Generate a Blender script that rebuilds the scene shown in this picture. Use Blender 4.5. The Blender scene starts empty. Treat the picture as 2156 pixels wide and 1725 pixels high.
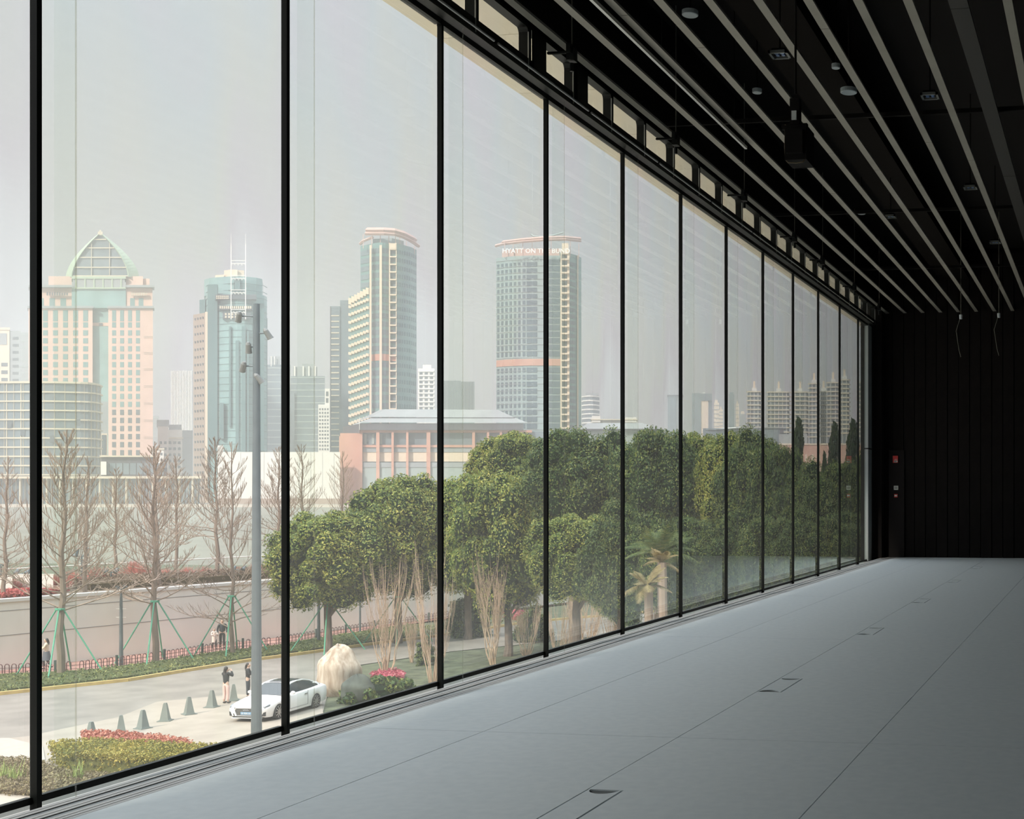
import bpy, math, random
from math import sin, cos, pi, radians, sqrt, atan2
from mathutils import Vector, Matrix
import numpy as np
S = bpy.context.scene
COL = S.collection
random.seed(5)
# ---------------------------------------------------------------- camera, world, sun, exposure
F, PX, PY, A = 2600.0, 1932.0, 1036.0, math.atan(0.15)
EYE = 1.6
fv = Vector((-sin(A), cos(A), 0)); rv = Vector((cos(A), sin(A), 0)); uv = Vector((0, 0, 1))
cd = bpy.data.cameras.new('camera'); cam = bpy.data.objects.new('camera', cd); COL.objects.link(cam)
cam.location = (0, 0, EYE); cam.rotation_euler = (pi / 2, 0, A)
cd.sensor_fit = 'HORIZONTAL'; cd.sensor_width = 36; cd.lens = 36 * F / 2156
cd.shift_x = -(PX - 1078) / 2156; cd.shift_y = (PY - 862.5) / 2156
cd.clip_start = 0.05; cd.clip_end = 9000
S.camera = cam
S.view_settings.view_transform = 'Standard'; S.view_settings.look = 'None'
S.view_settings.gamma = 1; S.view_settings.use_curve_mapping = False
S.view_settings.exposure = 0.0
S.cycles.use_denoising = True
S.cycles.max_bounces = 9; S.cycles.diffuse_bounces = 4; S.cycles.glossy_bounces = 3
S.cycles.transparent_max_bounces = 14; S.cycles.volume_bounces = 1; S.cycles.transmission_bounces = 6
S.cycles.sample_clamp_indirect = 4
S.cycles.caustics_reflective = False; S.cycles.caustics_refractive = False
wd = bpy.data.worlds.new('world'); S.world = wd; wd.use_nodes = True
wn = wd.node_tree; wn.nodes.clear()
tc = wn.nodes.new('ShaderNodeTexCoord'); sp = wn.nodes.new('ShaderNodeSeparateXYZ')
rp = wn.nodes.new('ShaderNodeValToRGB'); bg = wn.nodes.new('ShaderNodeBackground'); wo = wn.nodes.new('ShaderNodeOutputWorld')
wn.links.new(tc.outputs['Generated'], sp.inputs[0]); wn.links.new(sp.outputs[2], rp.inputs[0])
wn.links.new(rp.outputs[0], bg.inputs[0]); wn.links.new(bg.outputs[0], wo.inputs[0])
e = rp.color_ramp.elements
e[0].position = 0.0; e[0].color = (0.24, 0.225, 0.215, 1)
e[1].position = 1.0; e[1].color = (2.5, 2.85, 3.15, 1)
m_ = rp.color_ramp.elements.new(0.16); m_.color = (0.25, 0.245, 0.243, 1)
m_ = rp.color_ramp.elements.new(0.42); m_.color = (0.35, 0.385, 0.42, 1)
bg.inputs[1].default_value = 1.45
sd = bpy.data.lights.new('sun', 'SUN'); sun = bpy.data.objects.new('sun', sd); COL.objects.link(sun)
SUNV = Vector((-0.24, -0.72, 0.62)).normalized()
sun.rotation_euler = SUNV.to_track_quat('Z', 'Y').to_euler(); sun.location = (-20, -30, 60)
sd.energy = 4.8; sd.angle = radians(3.0); sd.color = (1.0, 0.93, 0.82)

# ---------------------------------------------------------------- helpers
def W(px, py, D):
    return Vector((0, 0, EYE)) + fv * D + rv * ((px - PX) * D / F) + uv * ((PY - py) * D / F)
def G(px, py, z):
    return W(px, py, (EYE - z) * F / (py - PY))
GZ = -8.2
MATS = {}
def mat(name, col, rough=0.7, var=0.0, scale=3.0, metal=0.0, bump=0.0, col2=None, spec=0.5, detail=3.0, stretch=None, island=0.0, coord='Object', emit=0):
    if name in MATS: return MATS[name]
    m = bpy.data.materials.new(name); m.use_nodes = True; MATS[name] = m
    n, l = m.node_tree.nodes, m.node_tree.links
    b = n['Principled BSDF']
    b.inputs['Base Color'].default_value = (*col, 1); b.inputs['Roughness'].default_value = rough
    b.inputs['Metallic'].default_value = metal; b.inputs['Specular IOR Level'].default_value = spec
    if emit:
        b.inputs['Emission Color'].default_value = (*col, 1); b.inputs['Emission Strength'].default_value = emit
    if var or bump or col2 or island:
        t = n.new('ShaderNodeTexCoord'); nz = n.new('ShaderNodeTexNoise')
        mp = n.new('ShaderNodeMapping'); l.new(t.outputs[coord], mp.inputs[0]); l.new(mp.outputs[0], nz.inputs[0])
        if stretch: mp.inputs['Scale'].default_value = stretch
        nz.inputs['Scale'].default_value = scale; nz.inputs['Detail'].default_value = detail
        r = n.new('ShaderNodeValToRGB'); c2 = col2 or tuple(min(1, c * (1 + var)) for c in col)
        c1 = col if col2 else tuple(c * (1 - var) for c in col)
        r.color_ramp.elements[0].color = (*c1, 1); r.color_ramp.elements[1].color = (*c2, 1)
        r.color_ramp.elements[0].position = 0.35; r.color_ramp.elements[1].position = 0.65
        src = nz.outputs[0]
        if island:
            g = n.new('ShaderNodeNewGeometry'); mx = n.new('ShaderNodeMix')
            mx.inputs[0].default_value = island
            l.new(nz.outputs[0], mx.inputs[2]); l.new(g.outputs['Random Per Island'], mx.inputs[3]); src = mx.outputs[0]
        l.new(src, r.inputs[0]); l.new(r.outputs[0], b.inputs['Base Color'])
        if bump:
            bp = n.new('ShaderNodeBump'); bp.inputs['Strength'].default_value = bump; bp.inputs['Distance'].default_value = 0.02
            l.new(nz.outputs[0], bp.inputs['Height']); l.new(bp.outputs[0], b.inputs['Normal'])
    return m

class MB:
    def __init__(s): s.v = []; s.f = []; s.m = []; s.cur = 0
    def face(s, pts):
        i = len(s.v); s.v += [tuple(p) for p in pts]; s.f.append(tuple(range(i, i + len(pts)))); s.m.append(s.cur)
    def grid(s, rows, closed=False):
        i0 = len(s.v); n = len(rows[0])
        for r in rows: s.v += [tuple(p) for p in r]
        for a in range(len(rows) - 1):
            for b in range(n if closed else n - 1):
                b2 = (b + 1) % n
                s.f.append((i0 + a * n + b, i0 + a * n + b2, i0 + (a + 1) * n + b2, i0 + (a + 1) * n + b)); s.m.append(s.cur)
        return i0
    def hexa(s, p):   # 8 points: bottom 0-3, top 4-7
        i = len(s.v); s.v += [tuple(q) for q in p]
        for q in ((3, 2, 1, 0), (4, 5, 6, 7), (0, 1, 5, 4), (1, 2, 6, 5), (2, 3, 7, 6), (3, 0, 4, 7)):
            s.f.append(tuple(i + k for k in q)); s.m.append(s.cur)
    def box(s, x0, x1, y0, y1, z0, z1):
        s.hexa([(x0, y0, z0), (x1, y0, z0), (x1, y1, z0), (x0, y1, z0), (x0, y0, z1), (x1, y0, z1), (x1, y1, z1), (x0, y1, z1)])
    def obox(s, c, u, v, w):   # centre and three half vectors
        c, u, v, w = Vector(c), Vector(u), Vector(v), Vector(w)
        s.hexa([c - u - v - w, c + u - v - w, c + u + v - w, c - u + v - w, c - u - v + w, c + u - v + w, c + u + v + w, c - u + v + w])
    def prism(s, pts, z0, z1):
        n = len(pts); i = len(s.v)
        s.v += [(p[0], p[1], z0) for p in pts] + [(p[0], p[1], z1) for p in pts]
        s.f.append(tuple(i + k for k in reversed(range(n)))); s.m.append(s.cur)
        s.f.append(tuple(i + n + k for k in range(n))); s.m.append(s.cur)
        for k in range(n):
            j = (k + 1) % n
            s.f.append((i + k, i + j, i + n + j, i + n + k)); s.m.append(s.cur)
    def tube(s, path, rad, n=6, caps=True):
        path = [Vector(p) for p in path]
        if not isinstance(rad, (list, tuple)): rad = [rad] * len(path)
        rows = []
        for k, p in enumerate(path):
            d = (path[min(k + 1, len(path) - 1)] - path[max(k - 1, 0)])
            d = d.normalized() if d.length > 1e-9 else Vector((0, 0, 1))
            h = Vector((0, 0, 1)) if abs(d.z) < 0.9 else Vector((1, 0, 0))
            a = d.cross(h).normalized(); b = d.cross(a)
            rows.append([p + (a * cos(2 * pi * q / n) + b * sin(2 * pi * q / n)) * rad[k] for q in range(n)])
        i0 = s.grid(rows, True)
        if caps:
            s.f.append(tuple(i0 + k for k in range(n))); s.m.append(s.cur)
            j = i0 + (len(rows) - 1) * n
            s.f.append(tuple(j + k for k in reversed(range(n)))); s.m.append(s.cur)
    def lathe(s, c, prof, n=16):
        rows = [[(c[0] + r * cos(2 * pi * q / n), c[1] + r * sin(2 * pi * q / n), c[2] + z) for q in range(n)] for r, z in prof]
        s.grid(rows, True)
    def ell(s, c, rx, ry, rz, nu=12, nv=8, jit=0.0, rnd=None):
        rows = []
        for a in range(nv + 1):
            t = pi * a / nv - pi / 2; row = []
            for q in range(nu):
                k = 1 + (rnd.uniform(-jit, jit) if jit and 0 < a < nv else 0)
                row.append((c[0] + rx * cos(t) * cos(2 * pi * q / nu) * k, c[1] + ry * cos(t) * sin(2 * pi * q / nu) * k, c[2] + rz * sin(t) * k))
            rows.append(row)
        s.grid(rows, True)
    def mesh(s, name, mats, smooth=False):
        me = bpy.data.meshes.new(name); me.from_pydata(s.v, [], s.f)
        mats = mats if isinstance(mats, (list, tuple)) else [mats]
        for m in mats: me.materials.append(m)
        if len(mats) > 1: me.polygons.foreach_set('material_index', s.m)
        if smooth: me.polygons.foreach_set('use_smooth', [True] * len(s.f))
        me.update(); return me
    def build(s, name, mats, parent=None, smooth=False, loc=None, kind=None):
        return link(name, s.mesh(name, mats, smooth), parent, loc, kind)
def link(name, me, parent=None, loc=None, kind=None):
    o = bpy.data.objects.new(name, me); COL.objects.link(o)
    if parent: o.parent = parent
    if loc is not None: o.location = loc
    if kind: o['kind'] = kind
    return o
def empty(name, loc=(0, 0, 0), rz=0):
    o = bpy.data.objects.new(name, None); COL.objects.link(o); o.location = loc; o.rotation_euler = (0, 0, rz)
    o.empty_display_size = 0.1; return o
def tag(o, label=None, cat=None, group=None, kind=None):
    if label: o['label'] = label
    if cat: o['category'] = cat
    if group: o['group'] = group
    if kind: o['kind'] = kind
    return o
def thing(name, label, cat, loc=(0, 0, 0), rz=0, group=None):
    return tag(empty(name, loc, rz), label, cat, group)
def copy_tree(o, parent=None):
    c = o.copy(); COL.objects.link(c)
    if parent: c.parent = parent
    for ch in list(o.children): copy_tree(ch, c)
    return c
def struct(o): o['kind'] = 'structure'; return o

# ---------------------------------------------------------------- materials
def mix_glass(name, tint, power, rough=0.0, irid=0.0, dirt=0.0):
    m = bpy.data.materials.new(name); m.use_nodes = True; n, l = m.node_tree.nodes, m.node_tree.links
    n.clear(); out = n.new('ShaderNodeOutputMaterial'); tr = n.new('ShaderNodeBsdfTransparent'); gl = n.new('ShaderNodeBsdfGlossy')
    fr = n.new('ShaderNodeFresnel'); fr.inputs[0].default_value = 1.5; gl.inputs['Roughness'].default_value = rough
    inv = n.new('ShaderNodeMath'); inv.operation = 'SUBTRACT'; inv.inputs[0].default_value = 1; l.new(fr.outputs[0], inv.inputs[1])
    sb = n.new('ShaderNodeMath'); sb.operation = 'SUBTRACT'; sb.inputs[1].default_value = 0.05; l.new(fr.outputs[0], sb.inputs[0])
    mn = n.new('ShaderNodeMath'); mn.operation = 'MAXIMUM'; mn.inputs[1].default_value = 0.02; l.new(sb.outputs[0], mn.inputs[0])
    sq = n.new('ShaderNodeMath'); sq.operation = 'POWER'; sq.inputs[1].default_value = 1.5; l.new(mn.outputs[0], sq.inputs[0])
    ml = n.new('ShaderNodeMath'); ml.operation = 'MULTIPLY'; ml.inputs[1].default_value = -power; l.new(sq.outputs[0], ml.inputs[0])
    pw = n.new('ShaderNodeMath'); pw.operation = 'EXPONENT'; l.new(ml.outputs[0], pw.inputs[0])
    mx = n.new('ShaderNodeMixShader'); l.new(pw.outputs[0], mx.inputs[0]); l.new(gl.outputs[0], mx.inputs[1]); l.new(tr.outputs[0], mx.inputs[2])
    tr.inputs[0].default_value = (*tint, 1); gl.inputs[0].default_value = (0.93, 1.0, 0.97, 1)
    res = mx.outputs[0]; base = tr.outputs[0]
    if irid:   # faint rainbow tints of toughened panes
        t = n.new('ShaderNodeTexCoord'); nz = n.new('ShaderNodeTexNoise'); mp = n.new('ShaderNodeMapping'); mp.inputs['Scale'].default_value = (1, 0.9, 0.35)
        l.new(t.outputs['Object'], mp.inputs[0]); l.new(mp.outputs[0], nz.inputs[0]); nz.inputs['Scale'].default_value = 0.8
        r = n.new('ShaderNodeValToRGB'); cr = r.color_ramp; k = irid
        cols = [(1, 1 - k, 1), (1 - k, 1, 1), (1, 1, 1 - k), (1, 1 - k, 1 - .3 * k), (1 - k, 1 - .2 * k, 1)]
        cr.elements[0].position = .3; cr.elements[1].position = .7
        for i, c in enumerate(cols):
            el = cr.elements[0] if i == 0 else (cr.elements[1] if i == 4 else cr.elements.new(.3 + .1 * i))
            c = [a * b for a, b in zip(c, tint)]; el.color = (*c, 1)
        l.new(nz.outputs[0], r.inputs[0]); l.new(r.outputs[0], tr.inputs[0])
    if dirt and True:   # thin film of dust on the outer pane scatters daylight
        tl = n.new('ShaderNodeBsdfTranslucent'); tl.inputs[0].default_value = (0.92, 0.91, 0.87, 1)
        m2 = n.new('ShaderNodeMixShader'); m2.inputs[0].default_value = dirt
        l.new(base, m2.inputs[1]); l.new(tl.outputs[0], m2.inputs[2]); l.new(m2.outputs[0], mx.inputs[2])
    l.new(res, out.inputs[0]); return m
M_GLASS = mix_glass('window_glass', (0.915, 0.91, 0.895), 8.5, irid=0.04, dirt=0.06)
M_FIN = mix_glass('fin_glass', (0.95, 0.97, 0.95), 4.0)
M_EDGE = mix_glass('glass_edge', (0.80, 0.80, 0.74), 1.0, dirt=0.13)
M_BLACK = mat('black_metal', (0.004, 0.006, 0.005), 0.5, spec=0.25)
M_BLACKM = mat('matt_black', (0.008, 0.0075, 0.007), 0.9, spec=0.15)
M_ALU = mat('brushed_aluminium', (0.45, 0.46, 0.45), 0.4, metal=0.6)
M_FLOOR = mat('pale_grey_terrazzo', (0.69, 0.755, 0.78), 0.5, var=0.05, scale=14, detail=8, spec=1.0, col2=(0.74, 0.80, 0.82), bump=0.02)
M_JOINT = mat('dark_joint', (0.16, 0.17, 0.17), 0.9)
M_GRILLE = mat('grille_metal', (0.26, 0.28, 0.29), 0.5, metal=0.3)
M_SLAT = mat('ceiling_slat_grey', (0.24, 0.23, 0.195), 0.6, var=0.08, scale=2.0)
M_SOFFIT = mat('soffit_beige', (0.86, 0.79, 0.63), 0.7, var=0.06, scale=0.8)
M_WALL = mat('dark_wall_cladding', (0.006, 0.0045, 0.004), 0.8, var=0.2, scale=4, spec=0.2)
M_DGREY = mat('dark_grey_paint', (0.06, 0.062, 0.065), 0.5)
M_SILL = mat('pale_sill', (0.50, 0.50, 0.50), 0.5)
# ================================================================ THE ROOM
DG = 5.58                       # distance of the glass from the camera axis
BAY = 2.0118; YB0 = 5.752        # bay width, first visible mullion
YW = 29.85                      # back wall
def ym(off): return F * DG / (cos(A) ** 2 * off) - DG * math.tan(A)
Y0, Y1 = -6.0, YW
# floor: base slab + tiles
fb = MB(); fb.box(-5.0, 8.0, Y0, YW, -0.25, -0.008); fb.box(-5.36, -5.0, Y0, YW, -0.25, -0.05)
fb.box(-5.75, -5.36, Y0, YW, -0.3, -0.09)
floor = struct(fb.build('floor', [M_JOINT]))
rows = [7.72 - 5.4 * 2, 7.72 - 5.4, 7.72, 7.72 + 5.4, 7.72 + 10.8, 24.0, YW]
rows = [Y0] + rows
cols = [-4.995, -4.09, -2.74, -1.47, -0.16, 1.15, 2.46, 3.77, 5.08, 6.39, 8.0]
BOXY = [5.95 + 4.0 * k for k in range(-1, 6)]
for i in range(len(rows) - 1):
    for j in range(len(cols) - 1):
        t = MB(); g = 0.003
        x0, x1, ya, yb = cols[j] + g, cols[j + 1] - g, rows[i] + g, rows[i + 1] - g
        if j == 2:   # the column that the floor boxes are cut into
            ys = [ya]
            for by in BOXY:
                if ya < by - .36 and by + .36 < yb: ys += [by - .36, by + .36]
            ys.append(yb)
            for k in range(0, len(ys), 2): t.box(x0, x1, ys[k], ys[k + 1], -0.03, 0)
            for k in range(1, len(ys) - 1, 2): t.box(x0 + 0.2, x1, ys[k], ys[k + 1], -0.03, 0)
        else: t.box(x0, x1, ya, yb, -0.03, 0)
        t.build('tile', M_FLOOR, floor)
sillm = MB(); sillm.box(-5.615, -5.335, Y0, YW - .02, -0.089, -0.080)
struct(sillm.build('trim_1', M_SILL))
# vent grille along the glass
gr = thing('floor_grille', 'long grey linear vent grille set in the floor along the glass wall', 'floor grille', (0, 0, 0))
q = MB(); q.box(-5.335, -5.0, Y0, YW - .02, -0.05, -0.03); q.build('backing', M_DGREY, gr)
for k in range(9):
    q = MB(); x = -5.325 + k * 0.0375; q.box(x, x + 0.029, Y0, YW - .02, -0.012, 0.0 if k not in (2, 5) else -0.004); q.build('slat', M_GRILLE if k in (2, 5) else M_SILL, gr)
# floor boxes
def floor_box():
    r = thing('floor_box', '', 'floor box')
    q = MB(); n = 12; hw, hl, R = 0.092, 0.352, 0.082
    pts = [(-hw, -hl)] + [(-R * cos(pi * k / n), -hl + R * 1.05 * sin(pi * k / n)) for k in range(n + 1)] + [(hw, -hl), (hw, hl)] + [(R * cos(pi * k / n), hl - R * 1.05 * sin(pi * k / n)) for k in range(n + 1)] + [(-hw, hl)]
    m = len(pts) // 2; q.prism([pts[0]] + pts[1:m] + pts[m:], -0.012, 0.001); q.build('cover', M_FLOOR, r)
    q = MB(); q.box(-0.1, 0.1, -0.36, 0.36, -0.028, -0.021); q.build('recess', M_BLACKM, r)
    for s in (-1, 1):
        q = MB(); q.tube([(-hw * .7, s * (hl + .01), -.015), (hw * .7, s * (hl + .01), -.015)], 0.006, 6); q.build('finger_pull', M_ALU, r)
    return r
fb0 = None
ords = ['nearest the camera', 'second along the row from the near end', 'third along the row from the near end', 'fourth along the row', 'fifth along the row', 'last one before the dark end wall']
for k, y in enumerate(BOXY[1:]):
    o = floor_box() if fb0 is None else copy_tree(fb0); fb0 = fb0 or o
    o.location = (-2.64, y, 0)
    tag(o, 'flush floor box with half-moon finger holes, ' + ords[k], 'floor box', 'row of floor boxes')
# end wall with ribbed cladding
wb = MB(); wb.box(-5.9, 8.2, YW + 0.03, YW + 0.3, -0.3, 7.6); wall = struct(wb.build('wall_back', M_WALL))
x = -5.35; k = 0; pm = None
while x < 8.0:
    q = MB(); w = 0.27
    if pm is None:
        q.box(0, w - 0.02, 0, 0.05, 0, 7.4); pm = q.mesh('panel', M_WALL)
    o = link('panel', pm, wall, (x, YW - 0.02 - (0.012 if k % 2 else 0), 0.0)); x += w; k += 1
wr = MB(); wr.box(8.0, 8.3, Y0, YW + .3, -.3, 7.6); struct(wr.build('wall_right', M_WALL))
wk = MB(); wk.box(-6.0, 8.3, Y0 - .3, Y0, -.3, 7.6); struct(wk.build('wall_rear', M_WALL))
# end pier where the glass stops
q = MB(); q.box(-5.75, -5.30, YW - 0.40, YW, -0.09, 6.3); p = struct(q.build('trim_2', M_WALL))
q = MB(); q.box(-5.60, -5.54, YW - 0.87, YW - 0.41, -0.05, 5.6); q.build('grey_strip', mat('pier_grey', (0.33, 0.36, 0.36), 0.6), p)
q = MB(); q.box(-5.59, -5.535, YW - 0.88, YW - 0.4, 2.62, 2.65); q.build('joint', M_BLACK, p)
# windows, one per bay
ZT = 5.57
def wmesh():
    a = MB(); a.box(-0.045, -0.008, -0.015, 0.017, -0.09, ZT); a = None
k = -6; n = 0
mull = MB(); mull.box(-0.008, 0.034, -0.015, 0.017, -0.095, ZT + .05); mull_m = mull.mesh('mullion', M_BLACK)
pane = MB(); pane.face([(-0.004, 0.0, -0.08), (-0.004, BAY, -0.08), (-0.004, BAY, ZT + .6), (-0.004, 0.0, ZT + .6)]); pane_m = pane.mesh('glass_pane', M_GLASS)
fin = MB(); fin.face([(0.037, 0.09, -0.05), (0.168, 0.09, -0.05), (0.168, 0.09, ZT), (0.037, 0.09, ZT)]); fin_m = fin.mesh('glass_fin', M_FIN)
fe = MB(); fe.face([(0.168, 0.084, -0.05), (0.168, 0.097, -0.05), (0.168, 0.097, ZT), (0.168, 0.084, ZT)]); fe_m = fe.mesh('fin_edge', M_EDGE)
rl = MB(); rl.box(-0.03, 0.006, 0.017, BAY - 0.015, -0.046, -0.010); rl_m = rl.mesh('bottom_rail', M_BLACK)
tl = MB(); tl.box(-0.03, 0.03, 0.017, BAY - 0.015, ZT, ZT + 0.06); tl_m = tl.mesh('top_rail', M_BLACK)
while YB0 + k * BAY < YW - 0.9:
    y = YB0 + k * BAY; n += 1
    w = struct(empty('window_%d' % n, (-DG, y, 0)))
    link('mullion', mull_m, w)
    if y + BAY > YW - 0.4:
        pass
    link('glass_pane', pane_m, w); f_ = link('glass_fin', fin_m, w); link('fin_edge', fe_m, f_)
    link('bottom_rail', rl_m, w); link('top_rail', tl_m, w)
    k += 1
# transfer beam above the glass
beam = struct(empty('trim_3', (0, 0, 0)))
XB = -5.47
def bx(name, x0, x1, y0, y1, z0, z1, m=M_BLACK, par=beam):
    q = MB(); q.box(x0, x1, y0, y1, z0, z1); return q.build(name, m, par)
bx('bottom_chord', XB - .05, XB + .05, Y0, YW, 5.60, 5.74); bx('top_chord', XB - .05, XB + .05, Y0, YW, 6.03, 6.10)
q = MB(); q.box(-0.05, 0.05, -0.028, 0.028, 5.72, 6.04); 
for s in (-1,):   # rounded haunches at the top of each opening
    for i in range(5):
        a0, a1 = pi / 2 * i / 5, pi / 2 * (i + 1) / 5; R = 0.07; cy, cz = s * (0.028 + R), 6.04 - R
        q.hexa([(-.05, s * .028, cz + R * sin(a0)), (.05, s * .028, cz + R * sin(a0)), (.05, cy - s * R * cos(a0), cz + R * sin(a0)), (-.05, cy - s * R * cos(a0), cz + R * sin(a0)),
                (-.05, s * .028, cz + R * sin(a1)), (.05, s * .028, cz + R * sin(a1)), (.05, cy - s * R * cos(a1), cz + R * sin(a1)), (-.05, cy - s * R * cos(a1), cz + R * sin(a1))])
post_m = q.mesh('post', M_BLACK)
q = MB(); q.box(0.046, 0.056, -0.038, -0.026, 5.62, 5.99); pe_m = q.mesh('post_gleam', M_ALU)  # pale strip imitates skylight caught on the post, not a separate part
yb = [ym(o_) - .0 for o_ in (1267, 1175)]
y = YB0 + 0.35 - 12 * BAY / 2
while y < YW - .2:
    if y > Y0 + .1:
        o = link('post', post_m, beam, (XB, y, 0)); e_ = link('post_gleam', pe_m, o)
    y += BAY / 2
q = MB()
yy = Y0
while yy < YW - 1:
    q.tube([(XB + .09, yy + .03, 5.635), (XB + .09, yy + 2.0, 5.635)], 0.012, 8); yy += 2.05
q.build('conduit', M_ALU, beam)
for yc in (ym(1222), ym(1130)):
    bx('bracket_plate', XB + .05, XB + .075, yc - .13, yc + .13, 5.66, 6.03)
# clerestory closing glass + outside soffit
sof = struct(empty('trim_4'))
y = Y0
sm = MB(); sm.box(0, 2.05, 0, BAY - 0.012, 0, 0.05); s_m = sm.mesh('panel', M_SOFFIT)
y = YB0 - 6 * BAY - 0.35
while y < YW + 8: link('panel', s_m, sof, (-7.68, y, 6.90)); y += BAY
q = MB(); q.box(-7.70, -5.6, Y0, YW + 8, 6.952, 7.4); q.build('fascia', M_DGREY, sof)
# ceiling
q = MB(); q.box(-5.6, 8.3, Y0, YW + .3, 7.5, 7.7); ceil = struct(q.build('ceiling', M_BLACKM))
q = MB(); q.box(-5.62, -5.56, Y0, YW, 6.95, 7.5); q.box(-5.46, -5.42, Y0, YW, 6.06, 7.5); q.build('upstand', M_BLACKM, ceil)
ZC = 5.97; MCH = mat('dark_channel', (0.022, 0.02, 0.016), .6)
X = -5.22; k = 0
while X < 7.8:
    w = 0.084 if k != 9 else 0.17
    y = Y0 + (k * 0.9) % 3.0 - 3.0
    while y < YW - 0.05:
        ya, yb_ = max(Y0, y), min(YW - .03, y + 5.99)
        q = MB(); t = 0.008
        q.box(X - w / 2, X + w / 2, ya, yb_, ZC, ZC + t); q.box(X - w / 2, X - w / 2 + t, ya, yb_, ZC + t, ZC + .025); q.box(X + w / 2 - t, X + w / 2, ya, yb_, ZC + t, ZC + .025)
        q.build('slat', M_SLAT if k != 9 else MCH, ceil); y += 6.0
    X += 0.438; k += 1
# thin lighting track beside the third slat
q = MB(); q.box(-4.44, -4.41, Y0, 9.2, 5.90, 5.935); q.box(-4.44, -4.41, 9.4, 15, 5.90, 5.935)
tr_ = thing('lighting_track', 'thin metal lighting track slung under the ceiling slats beside the glass', 'lighting track')
q.build('rail', M_ALU, tr_)
for y in (2, 6, 9, 12, 14.5): q = MB(); q.tube([(-4.425, y, 5.935), (-4.425, y, 7.5)], 0.006, 6); q.build('hanger', M_BLACK, tr_)
# cross members and ducts above the slats
q = MB()
for y in (4.5, 9.5, 14.5, 19.5, 24.5): q.box(-5.4, 8, y, y + 0.04, 6.08, 6.13)
q.build('cross_channel', M_BLACKM, ceil)
for (x0, x1, z0) in ((-3.9, -3.2, 6.75), (-0.6, 0.4, 6.6)):
    q = MB(); q.box(x0, x1, Y0, YW - .1, z0, z0 + .4); o = q.build('air_duct', mat('duct_brown', (0.005, 0.004, 0.003), .9, spec=.1)); tag(o, 'dark air duct running above the slats, ' + ('the one nearer the glass' if x0 < -3 else 'the one farther from the glass'), 'duct')
# hanger rods with clamps beside the beam
M_ROD = mat('rod_steel', (0.20, 0.20, 0.16), .5)
q = MB(); q.tube([(0, 0, 5.90), (0, 0, 7.5)], 0.006, 6); rod_m = q.mesh('rod', M_ROD)
q = MB(); q.box(-.035, .035, -.05, .05, 5.80, 5.92); q.box(-.02, .02, -.09, -.03, 5.86, 5.95); q.tube([(0, 0, 5.78), (0, 0, 5.70)], .02, 8); q.box(-.25, 0, -.015, .015, 5.88, 5.90); cl_m = q.mesh('clamp', M_BLACK)
def offy(off, X): return F * X / (cos(A) ** 2 * off) - X * math.tan(A)
pos = [1118, 899, 755, 649, 590, 523, 471]
words = ['nearest', 'second', 'third', 'fourth', 'fifth', 'sixth', 'farthest']
for w, off in zip(words, pos):
    o = thing('hanger_rod', w + ' thin steel hanger rod with black clamp beside the beam over the glass', 'hanger rod', (-5.12, offy(off, 5.12), 0), group='hanger rods along the beam')
    link('rod', rod_m, o); link('clamp', cl_m, o)
# projector-like unit hanging from the ceiling
c = W(1675, 300, 9.0)
pj = thing('hanging_projector', 'black projector unit hanging on a pole under the ceiling slats', 'projector', (c.x, c.y, 0))
q = MB(); q.tube([(0, 0, 4.50), (0, 0, 7.5)], 0.009, 10); q.box(-.035, .035, -.035, .035, 4.27, 4.46); q.box(-.10, .09, -.02, .02, 4.24, 4.28); q.build('pole', M_BLACKM, pj)
q = MB(); q.box(-.05, .11, -.12, .12, 3.99, 4.24); q.box(-.03, .09, -.16, -.12, 4.03, 4.2); q.build('body', M_BLACKM, pj)
q = MB(); q.box(-.012, .012, -.262, -.258, 4.40, 4.46); q.lathe((0, 0, 0), [(0.0, 0)], 3); q = MB(); q.box(-.018, .018, -.05, -.036, 4.30, 4.365); q.build('label_plate', mat('pale_label', (.55, .6, .6), .6), pj)
q = MB(); q.tube([(-.05, -.1, 4.25), (-.055, -.1, 4.1), (-.05, -.1, 4.0), (-.03, -.1, 3.975), (.03, -.1, 3.97), (.08, -.1, 3.975), (.1, -.1, 4.0)], 0.004, 6); q.build('cable', mat('brown_cable', (.10, .07, .03), .5), pj)
# recessed devices between the slats
def disc(px, py, r, z, label, m):
    c = G2(px, py, z); q = MB(); q.lathe((0, 0, 0), [(0.0, 0.0), (r * .9, 0.0), (r, .006), (r, .05), (0, .05)], 24); o = q.build('plate', m)
    t = thing('ceiling_speaker', label, 'ceiling speaker', c); o.parent = t
    q = MB(); q.tube([(0, 0, .05), (0, 0, 7.5 - z)], .01, 6); q.build('stem', M_BLACKM, t); return t
def G2(px, py, z): return W(px, py, (EYE - z) * F / (py - PY))
M_LGREY = mat('speaker_grey', (.38, .44, .46), .5)
disc(1787, 196, .095, 6.15, 'round pale grey speaker disc between the ceiling slats, the largest one', M_LGREY)
disc(1453, 33, .085, 6.6, 'small round disc between the slats at the top of the photo', M_LGREY)
disc(1594, 196, .06, 6.6, 'small round disc left of the largest ceiling disc', M_LGREY)
disc(1760, 144, .05, 6.5, 'small round disc just above left of the largest ceiling disc', M_LGREY)
disc(1814, 451, .07, 6.5, 'small dim round disc halfway along the ceiling', M_LGREY)
M_BLUEL = mat('bluish_lens', (.12, .2, .36), .15)
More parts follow.
